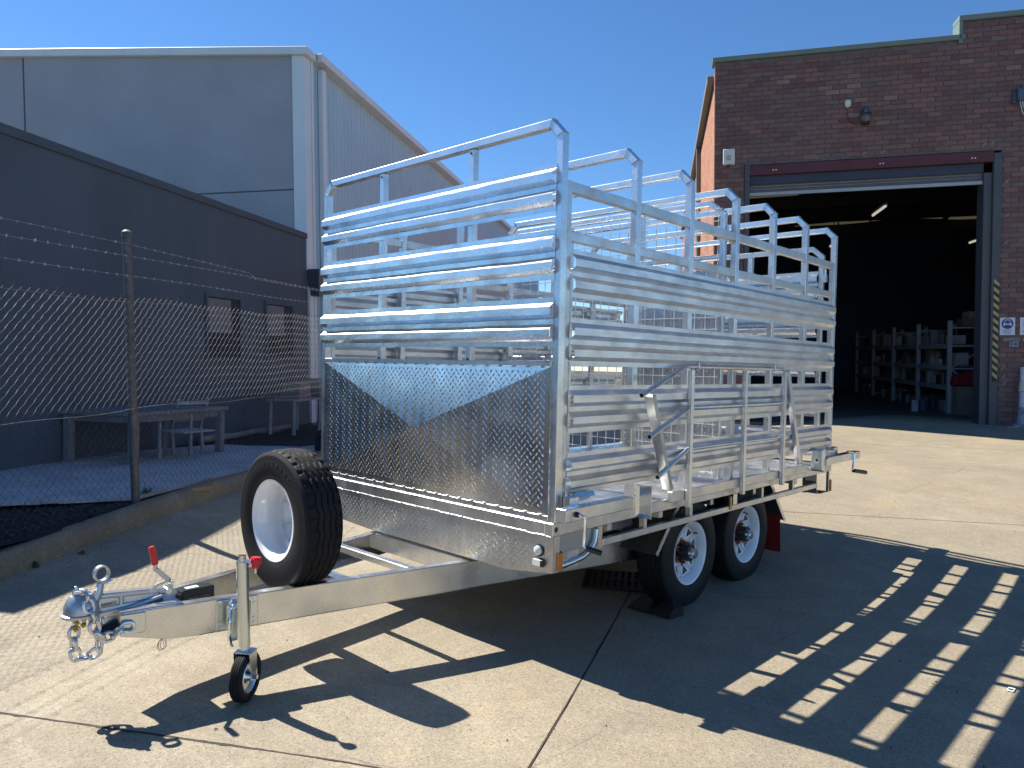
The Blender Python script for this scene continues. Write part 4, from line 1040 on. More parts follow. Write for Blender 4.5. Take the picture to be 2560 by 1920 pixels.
def make_wheel():
    e = bpy.data.objects.new('wheel', None); scene.collection.objects.link(e); e.parent = tr; e.empty_display_size = .1
    linked('tyre', TY, e); linked('rim', RIMM, e)
    disc_mesh(.030).build('wheel_disc', WHITE, e, smooth=True, solid=.004)
    MB().lathe([(0,.065),(.050,.065),(.052,.055),(.052,.0),(.07,.0)], (.03,0,0), (1,0,0), 24).build('hub', HUBBLK, e, smooth=True)
    MB().lathe([(0,.098),(.024,.098),(.030,.092),(.031,.070),(.034,.066),(.034,.060)], (.03,0,0), (1,0,0), 20).build('grease_cap', ZINC, e, smooth=True)
    for i in range(6):
        t = 2*math.pi*i/6+.4; y, z = .066*math.cos(t), .066*math.sin(t)
        MB().lathe([(0,.020),(.008,.020),(.008,.0),(.016,-.002)], (.030,y,z), (1,0,0), 8).build('wheel_nut', BLACK, e)
        t2 = t+random.uniform(-.6,.6)
        MB().lathe([(.0085,.006),(.015,.006),(.015,.0)], (.032,y,z), (1,0,0), 12).bar((.037,y+.010*math.cos(t2),z+.010*math.sin(t2)), (.037,y+.028*math.cos(t2),z+.028*math.sin(t2)), .011, .004, up=(1,0,0)).build('nut_tag', ORANGE, e)
    MB().tube([(.05,.12,.08),(.075,.115,.085),(.085,.105,.09)], .005, 6).build('valve', BLACK, e)
    return e
random.seed(8)
w0 = make_wheel(); w0.location = (-.175, AX[0], .322); w0.rotation_euler = (R(12),0,0)
for x, y, rz, rx in ((-.175, AX[1], 0, 47), (-W_+.175, AX[0], 180, 20), (-W_+.175, AX[1], 180, 70)):
    c = copy_tree(w0, tr); c.location = (x, y, .322); c.rotation_euler = (R(rx), 0, R(rz))
# spare wheel facing forward, seen from its deep side
sp_ = bpy.data.objects.new('spare_wheel', None); scene.collection.objects.link(sp_); sp_.parent = tr
sp_.location = (-.984, -.812, .701); sp_.rotation_euler = (R(0), 0, R(-90))       # local +x -> -y
linked('tyre', TY, sp_); linked('rim', RIMM, sp_, rot=(0,0,0))
disc_mesh(-.072, False).build('wheel_disc', WHITE, sp_, smooth=True, solid=.004)
for i in range(5):
    t = 2*math.pi*i/5+.9; y, z = .062*math.cos(t), .062*math.sin(t)
    if i in (0, 2): MB().lathe([(0,.016),(.008,.016),(.009,.0),(.015,-.002)], (-.074,y,z), (1,0,0), 8).build('wheel_nut', ZINC, sp_)
    else: MB().lathe([(0,.001),(.007,.001),(.0075,-.001)], (-.0735,y,z), (1,0,0), 12).build('stud_hole', BLACK, sp_)
LETM = mat('tyre_lettering', (.045,.045,.045), .55)
for i, chr_ in enumerate('195R14C'):
    an = R(104 - i*8.6)
    o = letters(chr_, .030, LETM, .0009); o.parent = sp_
    # local frame: face +x, letters upright outwards
    y_, z_ = .268*math.cos(an), .268*math.sin(an)
    up_ = V((0, math.cos(an), math.sin(an))); rt_ = up_.cross(V((1,0,0)))
    o.matrix_local = frame(V((.1025, y_, z_)), rt_, up_, V((1,0,0))) if rt_.cross(up_).x > 0 else frame(V((.1025, y_, z_)), -rt_, up_, V((1,0,0)))
MB().tube([(-.984,-.70,.43),(-.984,-.70,.72)], .03, 10).box(-1.05,-.92,-.735,-.725,.64,.76).build('spare_mount', GALV, tr)
# drawbar A-frame: two channels, crossmembers
def beam_side(s):        # s=+1 near, -1 far
    def X(y): return -1.0095 + s*(.0855 + (y+1.59)/1.62*.370)
    for web in (True,):
        y0, y1 = -1.59, 1.25; P = [(y0,.430),(y1,.430),(y1,.287),(-1.30,.287),(-1.42,.293),(y0,.335)]
        d = V((X(y1)-X(y0), y1-y0, 0)).normalized(); inn = V((-s*d.y, s*d.x, 0)) if s > 0 else V((d.y, -d.x, 0))
        m = MB().prism([(X(y), y, z) for y, z in P], inn, .006)
        m.prism([V((X(y), y, .4305)) for y in (y0, y1)] + [V((X(y), y, .4305))+inn*.05 for y in (y1, y0)], (0,0,-1), .008)
        m.prism([V((X(y), y, .287)) for y in (-1.30, y1)] + [V((X(y), y, .287))+inn*.05 for y in (y1, -1.30)], (0,0,1), .008)
        m.build('drawbar_beam', BEAM, tr, bev=.0025)
    return X
BEAM = galv('drawbar_galv', (.60,.61,.60), (.74,.74,.72), .24, .36, bs=.06, spangle=.03, bl=.2)
XN = beam_side(1); XF = beam_side(-1)
MB().box(XF(0)+.0, XN(0), -.002, .05, .335, .4295).build('crossmember', GALV, tr, bev=.003)
MB().box(XF(-.3)+.055, XN(-.3)-.055, -.32, -.28, .392, .4285).build('crossmember', GALV, tr, bev=.003)
MB().box(XF(-.66)+.055, XN(-.66)-.055, -.69, -.62, .385, .4285).build('crossmember', GALV, tr, bev=.003)
MB().prism([(XF(-1.59)+.01,-1.588,.4315),(XN(-1.59)-.01,-1.588,.4315),(XN(-1.36)-.02,-1.36,.4315),(XF(-1.36)+.02,-1.36,.4315)], (0,0,1), .006).build('nose_plate', GALV, tr)
# coupling (silver casting on the centre line)
cx = -1.0095
coup = MB().add([(cx-.034,-1.70,.430),(cx+.034,-1.70,.430),(cx+.034,-1.37,.405+.033),(cx-.034,-1.37,.405+.033),(cx-.026,-1.69,.512),(cx+.026,-1.69,.512),(cx+.024,-1.36,.476),(cx-.024,-1.36,.476)],
     [(0,3,2,1),(4,5,6,7),(0,1,5,4),(1,2,6,5),(2,3,7,6),(3,0,4,7)]).build('coupling_body', SILVER, tr, bev=.006)
PRI = mat('casting_line', (.06,.065,.075), .6)
def cbp(y, z): return (cx+.0345, y, z)
bl_ = MB()
for (ya, yb) in ((-1.655,-1.575), (-1.56,-1.40)):
    q = [cbp(ya,.495-.11*(ya+1.69)*.9), cbp(yb,.495-.11*(yb+1.69)*.9), cbp(yb,.452), cbp(ya,.452)]
    for a_, b_ in zip(q, q[1:]+q[:1]): bl_.tube([a_, b_], .0012, 4)
bl_.build('panel_line', PRI, coup)
def ctext(s, y, z, size):
    o = letters(s, size, PRI, .0008); o.parent = coup; o.location = (cx+.0352, y, z); o.rotation_euler = (R(90), 0, R(90)); return o
ctext('3000KG', -1.615, .462, .018)
# ball housing with cap nut
hs_ = MB().lathe([(0,.080),(.024,.078),(.036,.070),(.046,.058),(.056,.042),(.063,.020),(.065,.0),(.072,-.004),(.072,-.014),(.060,-.017)], (cx,-1.705,.445), (0,0,1), 26).build('ball_housing', SILVER, tr, smooth=True)
MB().lathe([(0,.036),(.007,.034),(.008,.020),(.013,.020),(.014,.0),(.020,-.002)], (cx-.0,-1.725,.515), (0,0,1), 8).build('cap_nut', ZINC, hs_)
MB().bar((cx+.045,-1.66,.428), (cx+.045,-1.49,.432), .012, .022).build('side_flange', SILVER, tr, bev=.003)
MB().tube([(cx+.045,-1.57,.430),(cx+.048,-1.40,.458)], .0085, 8).build('brake_rod', SILVER, tr, smooth=True)
MB().lathe([(0,.012),(.014,.012),(.018,.0),(.018,-.03)], (cx+.035,-1.385,.468), (1,0,0), 12).build('rod_clevis', ZINC, tr, smooth=True)
# release handle with loop
lt_ = MB().tube([(cx+.012,-1.665,.470),(cx+.014,-1.648,.515),(cx+.014,-1.640,.548)], [.022,.018,.014], 8).build('release_lever', SILVER, tr, smooth=True)
lp = [(cx+.012, -1.637+.028*math.sin(t)*.95, .586+.030*math.cos(t)) for t in [2*math.pi*i/18 for i in range(18)]]
lo_ = MB()
for i in range(18):
    a_, b_ = V(lp[i]), V(lp[(i+1) % 18]); lo_.bar(a_+(a_-b_)*.08, b_+(b_-a_)*.08, .026, .006, up=((a_+b_)/2-V((cx+.012,-1.637,.586))))
lo_.build('handle_loop', SILVER, lt_, smooth=True)
MB().tube([(cx+.015,-1.645,.545),(cx+.02,-1.620,.552),(cx+.02,-1.598,.556)], [.008,.007,.004], 6).build('trigger', SILVER, lt_, smooth=True)
# hand brake
hb = MB().prism([(cx+.036,-1.405,.432),(cx+.036,-1.352,.405),(cx+.036,-1.338,.43),(cx+.036,-1.350,.468),(cx+.036,-1.385,.482),(cx+.036,-1.42,.478)], (1,0,0), .006)
hb.bar((cx+.04,-1.375,.450), (cx+.04,-1.377,.508), .020, .006, up=(1,0,0)); hbo = hb.build('handbrake_lever', SILVER, tr, bev=.002)
MB().bar((cx+.046,-1.377,.508), (cx+.046,-1.440,.575), .020, .005, up=(1,0,0)).bar((cx+.046,-1.440,.572), (cx+.046,-1.443,.60), .019, .005, up=(1,0,0)).build('arm', SILVER, hbo, bev=.001)
MB().bar((cx+.040,-1.395,.512), (cx+.040,-1.437,.502), .012, .005, up=(1,0,0)).bar((cx+.040,-1.437,.502), (cx+.040,-1.455,.480), .012, .005, up=(1,0,0)).build('pawl_rod', SILVER, hbo)
MB().lathe([(0,.012),(.009,.012),(.010,.0)], (cx+.048,-1.378,.508), (1,0,0), 8).build('pivot_bolt', ZINC, hbo)
MB().bar((cx+.046,-1.442,.592), (cx+.046,-1.457,.672), .026, .020, up=(1,0,0)).build('grip', RED, hbo, bev=.005)
# black breakaway box
bb = MB().box(cx-.005, cx+.065, -1.335, -1.195, .400, .462).build('breakaway_box', BLACK, tr, bev=.004)
MB().box(cx+.015, cx+.045, -1.31, -1.255, .4625, .4632).build('label_sticker', PRINT, bb)
MB().box(cx+.02, cx+.066, -1.352, -1.3355, .415, .448).build('latch', BLACK, bb, bev=.004)
o = letters('BREAK-AWAY', .015, mat('faint_print', (.25,.25,.26), .5), .0003, 1, 'LEFT'); o.parent = bb; o.location = (cx+.0656, -1.31, .418); o.rotation_euler = (R(90), 0, R(90))
# spring/cable boot and tip plate with eye
tb_ = MB(); yt = -1.555
MB().prism([(XN(y)+.0015, y, z) for y, z in ((-1.592,.425),(-1.50,.425),(-1.50,.350),(-1.51,.342),(-1.592,.342))], (1,0,0), .006).build('tip_plate', ZINC, tr, bev=.004)
boot = MB(); p0 = V((cx+.05,-1.66,.362)); p1 = V((XN(-1.6)-.005,-1.592,.392))
pts = [p0.lerp(p1, i/22) for i in range(23)]; boot.tube(pts, [.006+.010*min(1, i/8)+(.003 if i % 2 else 0) for i in range(23)], 10)
boot.build('rubber_boot', BLACK, tr, smooth=True)
MB().add([(cx+.055,-1.645,.415),(cx+.055,-1.585,.415),(cx+.055,-1.585,.345),(cx+.055,-1.615,.335),(cx+.055,-1.645,.375)], [(0,1,2,3,4)]).build('lug_plate', SILVER, tr, solid=.006)
# safety chains
def link(c, d, n, L_=.060, w_=.046, r=.0072):
    d = d.normalized(); s = d.cross(n).normalized(); n = s.cross(d); h = L_/2-w_/2; pts = []
    for i in range(7):
        t = math.pi*i/6 - math.pi/2; pts.append(c + d*(h+w_*.39*math.cos(t)) + s*(w_*.39*math.sin(t)))
    for i in range(7):
        t = math.pi*i/6 + math.pi/2; pts.append(c + d*(-h+w_*.39*math.cos(t)) + s*(w_*.39*math.sin(t)))
    return MB().tube(pts, r, 8, closed=True)
def chain(path, par, pitch=.0455):
    pts = []; tot = 0
    seg = [(path[i], path[i+1]) for i in range(len(path)-1)]; total = sum((b-a).length for a, b in seg); n = max(2, round(total/pitch)); pitch = total/n
    def at(s):
        for a, b in seg:
            l = (b-a).length
            if s <= l: return a.lerp(b, s/l)
            s -= l
        return seg[-1][1]
    for i in range(n):
        a, b = at(i*pitch), at((i+1)*pitch); d = b-a
        nrm = V((1,.15,.1)) if i % 2 == 0 else V((.2,.75,.3)).cross(d).cross(d)*-1
        if i % 2: nrm = d.cross(V((1,.2,.1)))
        link((a+b)/2, d, nrm, L_=pitch+.0165).build('link', CHAIN, par, smooth=True)
rc_ = lambda x, y: (150+x/5.926, 1400+y/5.926)
ch1 = bpy.data.objects.new('safety_chain', None); scene.collection.objects.link(ch1); ch1.parent = tr
ch2 = bpy.data.objects.new('safety_chain', None); scene.collection.objects.link(ch2); ch2.parent = tr
chain([onx(*rc_(*p), cx+x_) for p, x_ in (((1085,985),.112),((880,1010),.108),((700,1180),.075),((560,1150),.075),((490,930),.07),((440,740),.065),((380,560),.055),((330,460),.03),((260,470),-.01))], ch1)
chain([onx(*rc_(*p), cx+x_) for p, x_ in (((215,1000),.02),((200,1120),.02),((205,1300),.02),((215,1470),.02),((380,1450),.03),((560,1400),.05),((590,1250),.05),((590,1050),.04),((600,820),.03))], ch2)
sh = MB(); sc_ = onx(*rc_(270,880), cx+.01)
for q, rr in ((sc_, .020), (sc_+V((.01,.035,-.012)), .016)):
    sh.tube([q+V((0, rr*math.sin(t), rr*math.cos(t))) for t in [R(-130+i*26) for i in range(11)]], .0055, 8)
sho = sh.build('shackle', ZINC, tr, smooth=True)
for q in (rc_(250,930), rc_(355,860), rc_(345,965), rc_(230,1030)): MB().lathe([(0,-.008),(.008,-.008),(.009,.008),(0,.008)], onx(*q, cx+.03), (.6,.3,-.5), 8).build('shackle_pin', YEL, sho, smooth=True)
# wire coil under the beam
wc = MB(); c0 = V((XN(-1.45), -1.45, .275))
wc.tube([c0+V((.006*math.sin(t*.33), .016*math.sin(t)+.0012*t, .022*math.cos(t))) for t in [i*.35 for i in range(56)]], .0011, 4); wc.build('wire_coil', HUBBLK, tr)
# jockey wheel
jk = bpy.data.objects.new('jockey_wheel', None); scene.collection.objects.link(jk); jk.parent = tr
JT, JB = V((-.672,-1.205,.622)), V((-.655,-1.200,.275)); gj = .045
MB().tube([JT, JB], .0245, 20).build('outer_tube', ZINC, jk, smooth=True)
MB().tube([JB+V((0,0,.02)), V((-.652,-1.199,.222))], .021, 20).build('inner_tube', ZINC, jk, smooth=True)
MB().tube([JT, JT+V((-.001,0,.026))], .016, 14).build('top_cap', ZINC, jk, smooth=True)
kn = V((-.586,-1.190,.622))
MB().tube([JT+V((0,0,.014)), kn+V((-.012,0,-.002)), kn+V((0,0,-.022))], .0055, 8).build('crank_arm', CHROME, jk, smooth=True)
MB().lathe([(0,.024),(.020,.022),(.024,.014),(.024,.000),(.017,-.004),(.015,-.022),(.0,-.024)], kn+V((0,0,.010)), (0,.1,1), 8).build('knob', RED, jk)
MB().tube([kn+V((0,0,-.014)), kn+V((.001,0,-.034))], .006, 8).build('pin', ZINC, jk)
ax_ = V((.80,.60,0)).normalized(); wc_ = V((-.648,-1.197,gj+.103)); fw = V((-.6,.8,0))
MB().lathe([(.066,-.024),(.092,-.026),(.100,-.020),(.102,-.015),(.0985,-.0135),(.1025,-.012),(.1025,-.005),(.099,-.0035),(.1025,-.002),(.1025,.004),(.099,.0055),(.1025,.007),(.1025,.013),(.099,.0145),(.101,.018),(.092,.026),(.066,.024),(.066,-.024)], wc_, ax_, 40).build('tyre', RUBBER, jk, smooth=True)
MB().lathe([(.070,.027),(.074,.024),(.066,.020),(.056,.008),(.030,.006),(.020,.014),(.016,.030),(.0,.030)], wc_, ax_, 30).build('rim', galv('jockey_rim', (.62,.65,.66), (.74,.76,.76), .2, .35), jk, smooth=True)
MB().lathe([(.070,-.027),(.066,-.020),(.03,-.006),(.0,-.006)], wc_, ax_, 30).build('rim', GALV, jk, smooth=True)
cr_ = V((-.650,-1.198,.252)); up = V((0,0,1))
fk = MB()
for sgn in (1, -1):
    a_ = cr_+ax_*sgn*.034; b_ = wc_+ax_*sgn*.038
    m = [a_-fw*.034, a_+fw*.034, b_+fw*.018-V((0,0,.012)), b_-fw*.018-V((0,0,.012))]
    fk.prism([p-ax_*.002 for p in m], ax_, .004)
m = [cr_-ax_*.036-fw*.034, cr_+ax_*.036-fw*.034, cr_+ax_*.036+fw*.034, cr_-ax_*.036+fw*.034]; fk.prism([p+up*-.002 for p in m], (0,0,1), .006)
fk.build('fork', ZINC, jk, bev=.002); MB().lathe([(0,.012),(.010,.012),(.011,0)], wc_+ax_*.040, ax_, 6).build('axle_bolt', ZINC, jk)
# clamp bracket bolted to the beam
bd = (V((XN(-1.0),-1.0,0))-V((XN(-1.4),-1.4,0))).normalized(); bn_ = V((bd.y,-bd.x,0))
def bp_(y, z, o=0): return V((XN(y), y, z)) + bn_*o
for ya, yb in ((-1.235,-1.175), (-1.125,-1.065)):
    MB().prism([bp_(ya,.292,.001), bp_(yb,.292,.001), bp_(yb,.424,.001), bp_(ya,.424,.001)], bn_, .005).build('bracket_plate', ZINC, jk, bev=.002)
    yy = (ya if ya < -1.2 else yb) + (.016 if ya < -1.2 else -.016)
    for z_ in (.306,.326,.392,.412): MB().lathe([(0,.005),(.0075,.005),(.008,0)], bp_(yy, z_, .006), bn_, 8).build('bolt', ZINC, jk)
MB().prism([bp_(-1.19,.285,.006), bp_(-1.105,.285,.006), bp_(-1.105,.425,.006), bp_(-1.19,.425,.006)], bn_, .05).build('swivel_block', ZINC, jk, bev=.012)
MB().prism([bp_(-1.205,.27,.05), bp_(-1.165,.27,.05), bp_(-1.165,.415,.05), bp_(-1.205,.415,.05)], bn_, .045).build('clamp', ZINC, jk, bev=.006)
MB().tube([bp_(-1.195,.405,.10), bp_(-1.205,.38,.115), bp_(-1.205,.30,.115), bp_(-1.195,.26,.10), bp_(-1.19,.25,.105)], .006, 8).build('clamp_handle', CHROME, jk, smooth=True)
ROUGHG = galv('matt_galv', (.50,.52,.53), (.62,.63,.63), .50, .66)
# side rack: three uprights, pipes, slanted box sections
RKX = .06
MB().box(.0020, .032, .985, 2.93, .703, .763).build('rack_rail', GDULL, tr, bev=.003)
for y in (1.12, 1.795, 2.395): MB().box(.0505, .062, y+.0, y+.03, .660, 1.455).box(.033, .0505, y, y+.03, .7635, 1.455).box(.0335,.0505,y,y+.03,.660,.763).build('rack_upright', GALV, tr, bev=.002)
E_ = [(1.473, onx(1600,990.5,.20)), (1.236, onx(1623.5,1092,.16)), (.998, onx(1643,1193,.12))]
r4_ = lambda x, y: (1380+x/2.676, 880+y/2.676)
ends = [onx(*r4_(600,290), .20), onx(*r4_(652,568), .155), onx(*r4_(705,838), .11)]
for i, (z_, e_) in enumerate(zip((1.473, 1.236, .998), ends)):
    y0 = 1.07 if i == 0 else 1.12
    p = MB().tube([e_, V((.045, y0, z_))] + ([V((.035, y0+.06, z_+.002)), V((.03, 2.41, z_))] if i == 0 else []), .0135, 12).build('rack_pipe', GALV, tr, smooth=True)
    if i: MB().tube([(.04,1.15,z_),(.04,1.795,z_)], .0115, 10).tube([(.04,1.825,z_),(.04,2.395,z_)], .0115, 10).build('rack_pipe', GALV, tr, smooth=True)
    d_ = (e_-V((.045, y0, z_))).normalized(); MB().lathe([(0,.0),(.0105,.0),(.011,.0006)], e_+d_*.0004, d_, 14).build('pipe_bore', DARKIN, p)
b0 = onx(*r4_(655,290), .115); b1 = onx(*r4_(775,915), .052)
MB().bar(b0, b1, .030, .055, up=(1,0,0)).build('rack_brace', ROUGHG, tr, bev=.002)
MB().bar(b1+(b1-b0).normalized()*.0005, b1+(b1-b0).normalized()*.002, .024, .046, up=(1,0,0)).build('brace_end', DARKIN, tr)
MB().bar(onx(*r4_(1572,125), .05), onx(*r4_(1648,745), .05), .045, .03, up=(1,0,0)).build('rack_brace', GALV, tr, bev=.002)
for y in (1.22, 2.25): MB().tube([(.03,y,1.50),(.045,y,1.50),(.048,y+.002,1.462),(.035,y+.002,1.455)], .004, 6).build('hook', ZINC, tr)
# stabiliser legs: front one folded back, rear one folded forward
def stab(y0, y1, rear):
    s = bpy.data.objects.new('stabiliser_leg', None); scene.collection.objects.link(s); s.parent = tr
    MB().bar((.092,y0,.779), (.092,y1,.779 if not rear else .779), .058, .060).build('leg_tube', GALV, s, bev=.003)
    return s
s1_ = stab(-.068, .46, False)
MB().box(.063, .121, -.0695, -.0685, .750, .808).build('end_cap', GDULL, s1_)
fp0, fp1 = ony(*r4_(572,880), .49), ony(*r4_(668,1118), .49)
def foot(s, x0, x1, z0, z1, y, dy):
    MB().add([(x0,y+dy,z0),(x1,y+dy,z0),(x1,y+dy,z1),(x0,y+dy,z1),(x0+.014,y,z0+.016),(x1-.014,y,z0+.016),(x1-.014,y,z1-.016),(x0+.014,y,z1-.016)],
         [(0,1,5,4),(1,2,6,5),(2,3,7,6),(3,0,4,7),(4,5,6,7)]).build('foot_plate', ZINC, s, solid=.003)
foot(s1_, fp0.x, fp1.x+.004, fp1.z, fp0.z, .492, -.016)
MB().box(.070, .118, .46, .491, .745, .800).build('foot_socket', ZINC, s1_, bev=.002)
kp_ = [onx(*r4_(*p), x_) for p, x_ in (((165,1088),.122),((195,1092),.15),((222,1104),.165),((218,1200),.165),((213,1300),.165),((232,1312),.175))]
MB().tube(kp_, .007, 8).build('crank_rod', CHROME, s1_, smooth=True)
MB().lathe([(0,.014),(.012,.014),(.014,0)], (.1215,kp_[0].y,kp_[0].z), (1,0,0), 10).build('crank_boss', HUBBLK, s1_)
g0, g1 = onx(*r4_(225,1312), .172), onx(*r4_(332,1348), .23)
MB().tube([g0, g1], .0135, 14).build('crank_grip', BLACK, s1_, smooth=True); MB().tube([g1, g1+(g1-g0).normalized()*.001], .007, 10).build('grip_end', ZINC, s1_)
b = lambda x, y, X=.01: onx(*r4_(x, y), X)
MB().prism([b(98,938), b(250,918), b(252,975), b(175,1000), b(172,1040), b(98,1050)], (1,0,0), .006).build('mount_plate', ZINC, s1_, bev=.002)
MB().box(.018, .062, .035, .10, .79, .845).build('pivot_block', GALV, s1_, bev=.003)
for dz in (0, .02):
    MB().tube([(.035,.085,.842+dz*.4),(.06,.14,.845+dz*.4),(.062,.215,.842+dz*.4),(.04,.235,.84+dz*.4),(.02,.21,.84+dz*.4),(.02,.12,.842+dz*.4)], .0055, 8).build('lock_pin', ZINC, s1_, smooth=True)
s2_ = stab(3.10, 3.78, True)
r6 = lambda x, y: (1960+x/9.217, 1080+y/9.217)
q0, q1 = ony(*r6(607,372), 3.02), ony(*r6(905,930), 3.02)
foot(s2_, q0.x, q1.x, q1.z, q0.z, 3.018, .03)
MB().lathe([(0,0),(.009,0),(.0095,.001)], ((q0.x+q1.x)/2, 3.016, (q0.z+q1.z)/2), (0,-1,0), 12).build('bolt_hole', BLACK, s2_)
MB().box(.064, .120, 3.045, 3.10, .745, .80).build('foot_socket', ZINC, s2_)
MB().tube([onx(*r6(*p), .13) for p in ((1460,450),(1560,455),(1620,490),(1605,700),(1585,850),(1610,890))], .008, 8).build('crank_rod', CHROME, s2_, smooth=True)
MB().tube([onx(*r6(1600,888), .13), onx(*r6(1880,932), .17)], .0165, 12).build('crank_grip', BLACK, s2_, smooth=True)
MB().box(.01, .06, 3.36, 3.44, .80, .86).box(.012,.062,3.25,3.35,.81,.85).build('pivot_block', ZINC, s2_, bev=.003)
MB().tube([onx(*r6(*p), .09) for p in ((1150,650),(1260,630),(1420,620),(1450,640),(1380,670),(1220,660))], .0055, 8).build('lock_pin', ZINC, s2_, smooth=True)
# partition gate with weld mesh
gt = bpy.data.objects.new('partition_gate', None); scene.collection.objects.link(gt); gt.parent = tr
hoop(MB(), -1.965, -.052, .76, 2.462, 2.545, .105, 1.672, 1.708, .036).build('gate_frame', GALV, gt, bev=.003)
for z_ in (.76, 1.50, 2.16): MB().box(-1.928, -.089, 1.674, 1.706, z_, z_+.035).build('gate_rail', GALV, gt, bev=.003)
for x_ in (-1.34, -.70): MB().box(x_-.018, x_+.018, 1.7065, 1.735, .80, 2.507).build('gate_upright', GALV, gt, bev=.003)
wm_ = MB(); x = -1.93
while x < -.08: wm_.tube([(x,1.668,.78),(x,1.668,2.50)], .0028, 4, cap=False); x += .0765
z = .80
while z < 2.5: wm_.tube([(-1.95,1.6635,z),(-.07,1.6635,z)], .0031, 4, cap=False); z += .0765
wm_.build('weld_mesh', simple('weld_mesh_wire', (.62,.64,.65), (.74,.76,.77), 8, .4, .5, 0), gt, fix=False, kind='stuff')
cpm = MB().box(-.82, -.10, 1.7085, 1.7115, .80, 2.10).build('gate_plate', PLATE, gt)
lz = MB(); lozenges(lz, lambda u, v, h: (u, 1.7080-h, v), lambda u, v: True, -.80, -.12, .82, 2.08, .045)
lz.build('tread_pattern', PLATE, cpm, fix=False, kind='stuff')
for z_ in (1.1, 1.95, 2.27):
    MB().box(-.052, -.028, 1.69, 1.735, z_, z_+.05).tube([(-.045,1.70,z_+.02),(-.045,1.70,z_+.11)], .011, 8).build('hinge', GALV, gt)
# rear gate with ribbed sheets
rg = bpy.data.objects.new('rear_gate', None); scene.collection.objects.link(rg); rg.parent = tr
hoop(MB(), -1.955, -.075, .76, 2.395, 2.470, .085, 3.372, 3.408, .038).build('gate_frame', GALV, rg, bev=.003)
for top in (2.27, 1.95, 1.63, 1.31, .99):
    pr = sheet_prof(top, .215); m = MB(); m.extrude([(-.113, 3.370-o_, z_) for o_, z_ in pr], (-1.80,0,0)); m.build('gate_sheet', SHEET, rg, smooth=False, fix=False, solid=.0018)
for x_ in (-1.4, -.7): MB().box(x_-.02, x_+.02, 3.373, 3.408, .78, 2.432).build('gate_upright', GALV, rg)
for z_ in (2.18, 1.2): MB().box(-.075, -.045, 3.35, 3.39, z_, z_+.06).tube([(-.055,3.36,z_+.03),(-.055,3.36,z_+.12)], .010, 8).build('hinge', GALV, rg)

# ================================================================== small things on the yard
def gp(px, py):
    z = .03
    for _ in range(6): p = onz(px, py, z); z = gz(p.x, p.y)
    return V((p.x, p.y, z))
# drain grate under the trailer
g = [gp(1400+x/6.38, 1340+y/6.38) for x, y in ((430,560),(1420,640),(1380,905),(360,830))]
gr = empty('drain_grate', g[3], label='black iron drain grate in the shade below the trailer', cat='grate')
o_ = V(g[3]); IRON = simple('rusty_iron', (.030,.022,.018), (.055,.04,.032), 18, .7, .4)
ua = (g[2]-g[3]); va = (g[0]-g[3]); ln1, ln2 = ua.length, va.length; ua.normalize(); va.normalize()
def gq(u, v, z): return tuple(ua*u+va*v+V((0,0,z)))
MB().prism([gq(0,0,.002), gq(ln1,0,.002), gq(ln1,ln2,.002), gq(0,ln2,.002)], (0,0,1), .002).build('black_pit_plate', DARKIN, gr)  # flat black plate; the dark depth below the bars is only its colour
for a_, b_ in (((0,0),(ln1,0)),((ln1,0),(ln1,ln2)),((ln1,ln2),(0,ln2)),((0,ln2),(0,0)),((0,ln2/2),(ln1,ln2/2))): MB().bar(gq(*a_,.010), gq(*b_,.010), .016, .012).build('frame_bar', IRON, gr)
n = 9
for i in range(1, n): MB().bar(gq(ln1*i/n,0,.010), gq(ln1*i/n,ln2,.010), .022, .009).build('grate_bar', IRON, gr)
# dark steel chock plate against the front wheel
c_ = [gp(1400+x/6.38, 1340+y/6.38) for x, y in ((1080,1150),(1750,1345),(1970,1270),(1965,1180),(1330,960))]
cb0 = sum(c_, V((0,0,0)))/5
ck = MB().prism([p-cb0+V((0,0,.004)) for p in c_], (0,0,1), .012)
rp0 = c_[1]-cb0; rp1 = c_[2]-cb0; d_ = (c_[0]-c_[1])
ck.add([rp0+V((0,0,.016)), rp1+V((0,0,.016)), rp1+d_*.55+V((0,0,.016)), rp0+d_*.45+V((0,0,.016)), rp1+V((0,.0,.055)), rp0+V((-.01,.05,.05)), rp1+d_*.5+V((.03,.05,.10))], [(0,1,4,5),(1,2,6,4),(0,5,3),(5,4,6),(5,6,3),(3,6,2)])
cko = ck.build('wheel_chock', simple('black_rust', (.012,.008,.007), (.03,.014,.010), 14, .7), None); cko.location = cb0; tag(cko, 'dark rusty steel chock plate jammed under the front wheel', 'chock')
# paper label lying bottom right
l_ = [gp(2380+x/9.217, 1600+y/9.217) for x, y in ((1255,1180),(1415,1220),(1467,1140),(1305,1105))]
lb0 = sum(l_, V((0,0,0)))/4
lo = MB().prism([p-lb0+V((0,0,.004)) for p in l_], (0,0,1), .0015).build('paper_label', mat('paper_white', (.75,.76,.72), .7)); lo.location = lb0; tag(lo, 'small white printed label lying on the concrete at the lower right', 'label')
ex = (l_[1]-l_[0]); ey = (l_[3]-l_[0])
for i in range(5):
    a_ = l_[0]-lb0+ex*(.18+.15*i)+ey*.25+V((0,0,.0056)); MB().bar(a_, a_+ey*.45, .004, .0006).build('print_line', INK, lo)
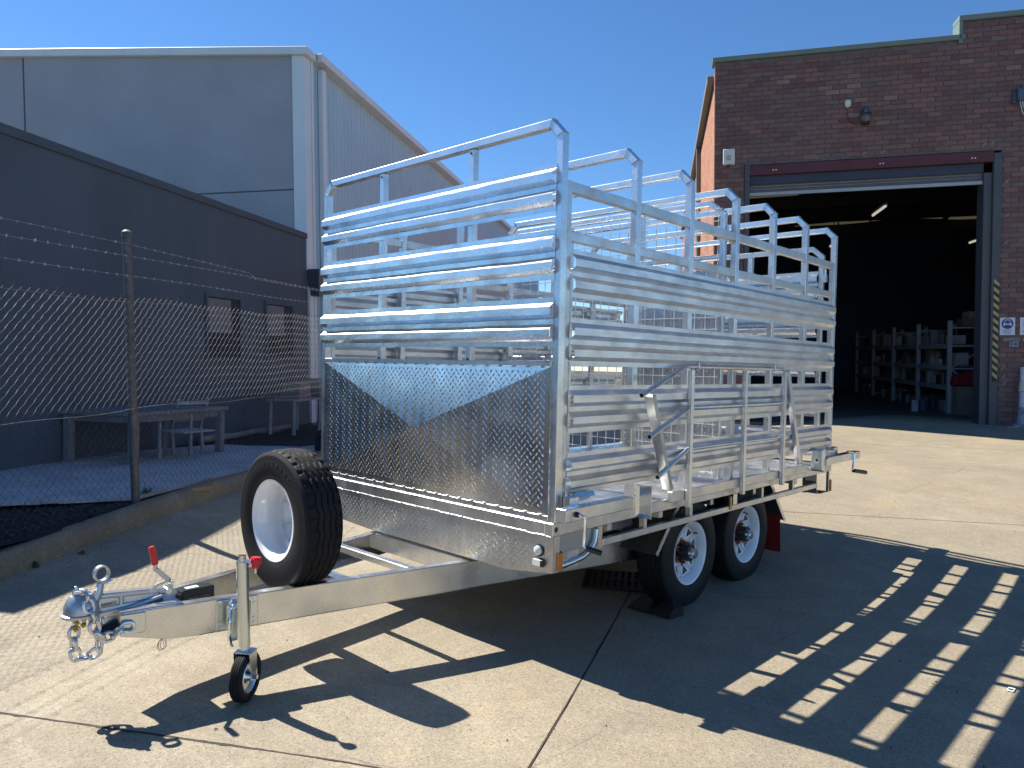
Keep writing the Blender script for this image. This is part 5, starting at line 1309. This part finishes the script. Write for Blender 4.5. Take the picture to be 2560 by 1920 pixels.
# grit, twigs and dry leaves: uncountable
DEB = simple('dark_debris', (.03,.022,.016), (.10,.07,.045), 30, .9)
random.seed(12); db = MB()
for _ in range(300):
    if random.random() < .5:
        s_ = random.uniform(-14, -5); P = LO + WD*s_ + FD*(nk-.02-abs(random.gauss(0,.10))); x, y = P.x, P.y
    else: x, y = random.uniform(-3.6, 2.2), random.uniform(-2.2, 7)
    z = gz(x, y)+.003; a_ = random.uniform(0, 6.28); l = random.uniform(.002,.008); t = random.uniform(.0015,.004)
    d = V((math.cos(a_), math.sin(a_), random.uniform(-.1,.3)))*l; e = V((-math.sin(a_), math.cos(a_), 0))*t; p = V((x,y,z))
    db.add([p-d-e, p+d-e, p+d+e, p-d+e, p+V((0,0,.004))], [(0,1,4),(1,2,4),(2,3,4),(3,0,4)])
tag(db.build('ground_litter', DEB, fix=False), 'dark grit and dry leaf fragments scattered over the concrete', kind='stuff')
rl_ = gp(195,1381); MB_ = MB().add([(0,0,0),(.05,-.01,.012),(.08,.02,.004),(.03,.03,.018),(.01,.03,.002)], [(0,1,3),(1,2,3),(0,3,4)]); ob = MB_.build('dry_leaf', mat('leaf_red', (.12,.03,.03), .8), fix=False, solid=.002); ob.location = rl_; tag(ob, 'dull red dry leaf by the foot of the kerb', 'leaf')
wd_ = gp(78,1412); ob = MB().add([(-.05,-.02,0),(.09,0,0),(.08,.03,0),(-.04,.03,0),(-.04,-.01,.035),(.07,.01,.03),(.07,.025,.02),(-.03,.025,.03)], [(0,1,5,4),(1,2,6,5),(2,3,7,6),(3,0,4,7),(4,5,6,7)]).build('bark_piece', BARK); ob.location = wd_; tag(ob, 'dark chunk of bark fallen at the kerb foot', 'bark')
# unseen wall added behind the camera to darken the chequer plate's reflections
gw = empty('reflection_wall', (-7.7,-6.0,0), label='unseen low dark wall added for reflections in the trailer metal', cat='wall')
gw.rotation_euler = (0, 0, math.atan2(-.75, .66))
MB().box(-5.2, 15, -.12, .12, -.3, 1.75).build('wall', simple('dark_reflection_wall', (.05,.052,.054), (.085,.086,.085), 2.2, .9), gw); MB().box(-5.25, 15.05, -.16, .16, 1.751, 1.82).build('coping', JAMB, gw)
# unseen low factory, added to give the plate a dark mirrored band
fac = empty('reflection_factory', (-26,-30,-.3), label='unseen long low factory added as a dark band for reflections', cat='building')
FW = simple('factory_wall', (.035,.035,.037), (.05,.05,.05), .8, .9)
fa_ = MB().box(-18, 46, -8, 0, 0, 3.8).build('wall', FW, fac); 
MB().box(-18.3, 46.3, -8.3, .3, 3.8, 4.0).build('roof', JAMB, fac)
for i in range(12): MB().box(-16+i*5, -13.4+i*5, .0, .04, 1.0, 2.2).build('window', GLASSD, fac)
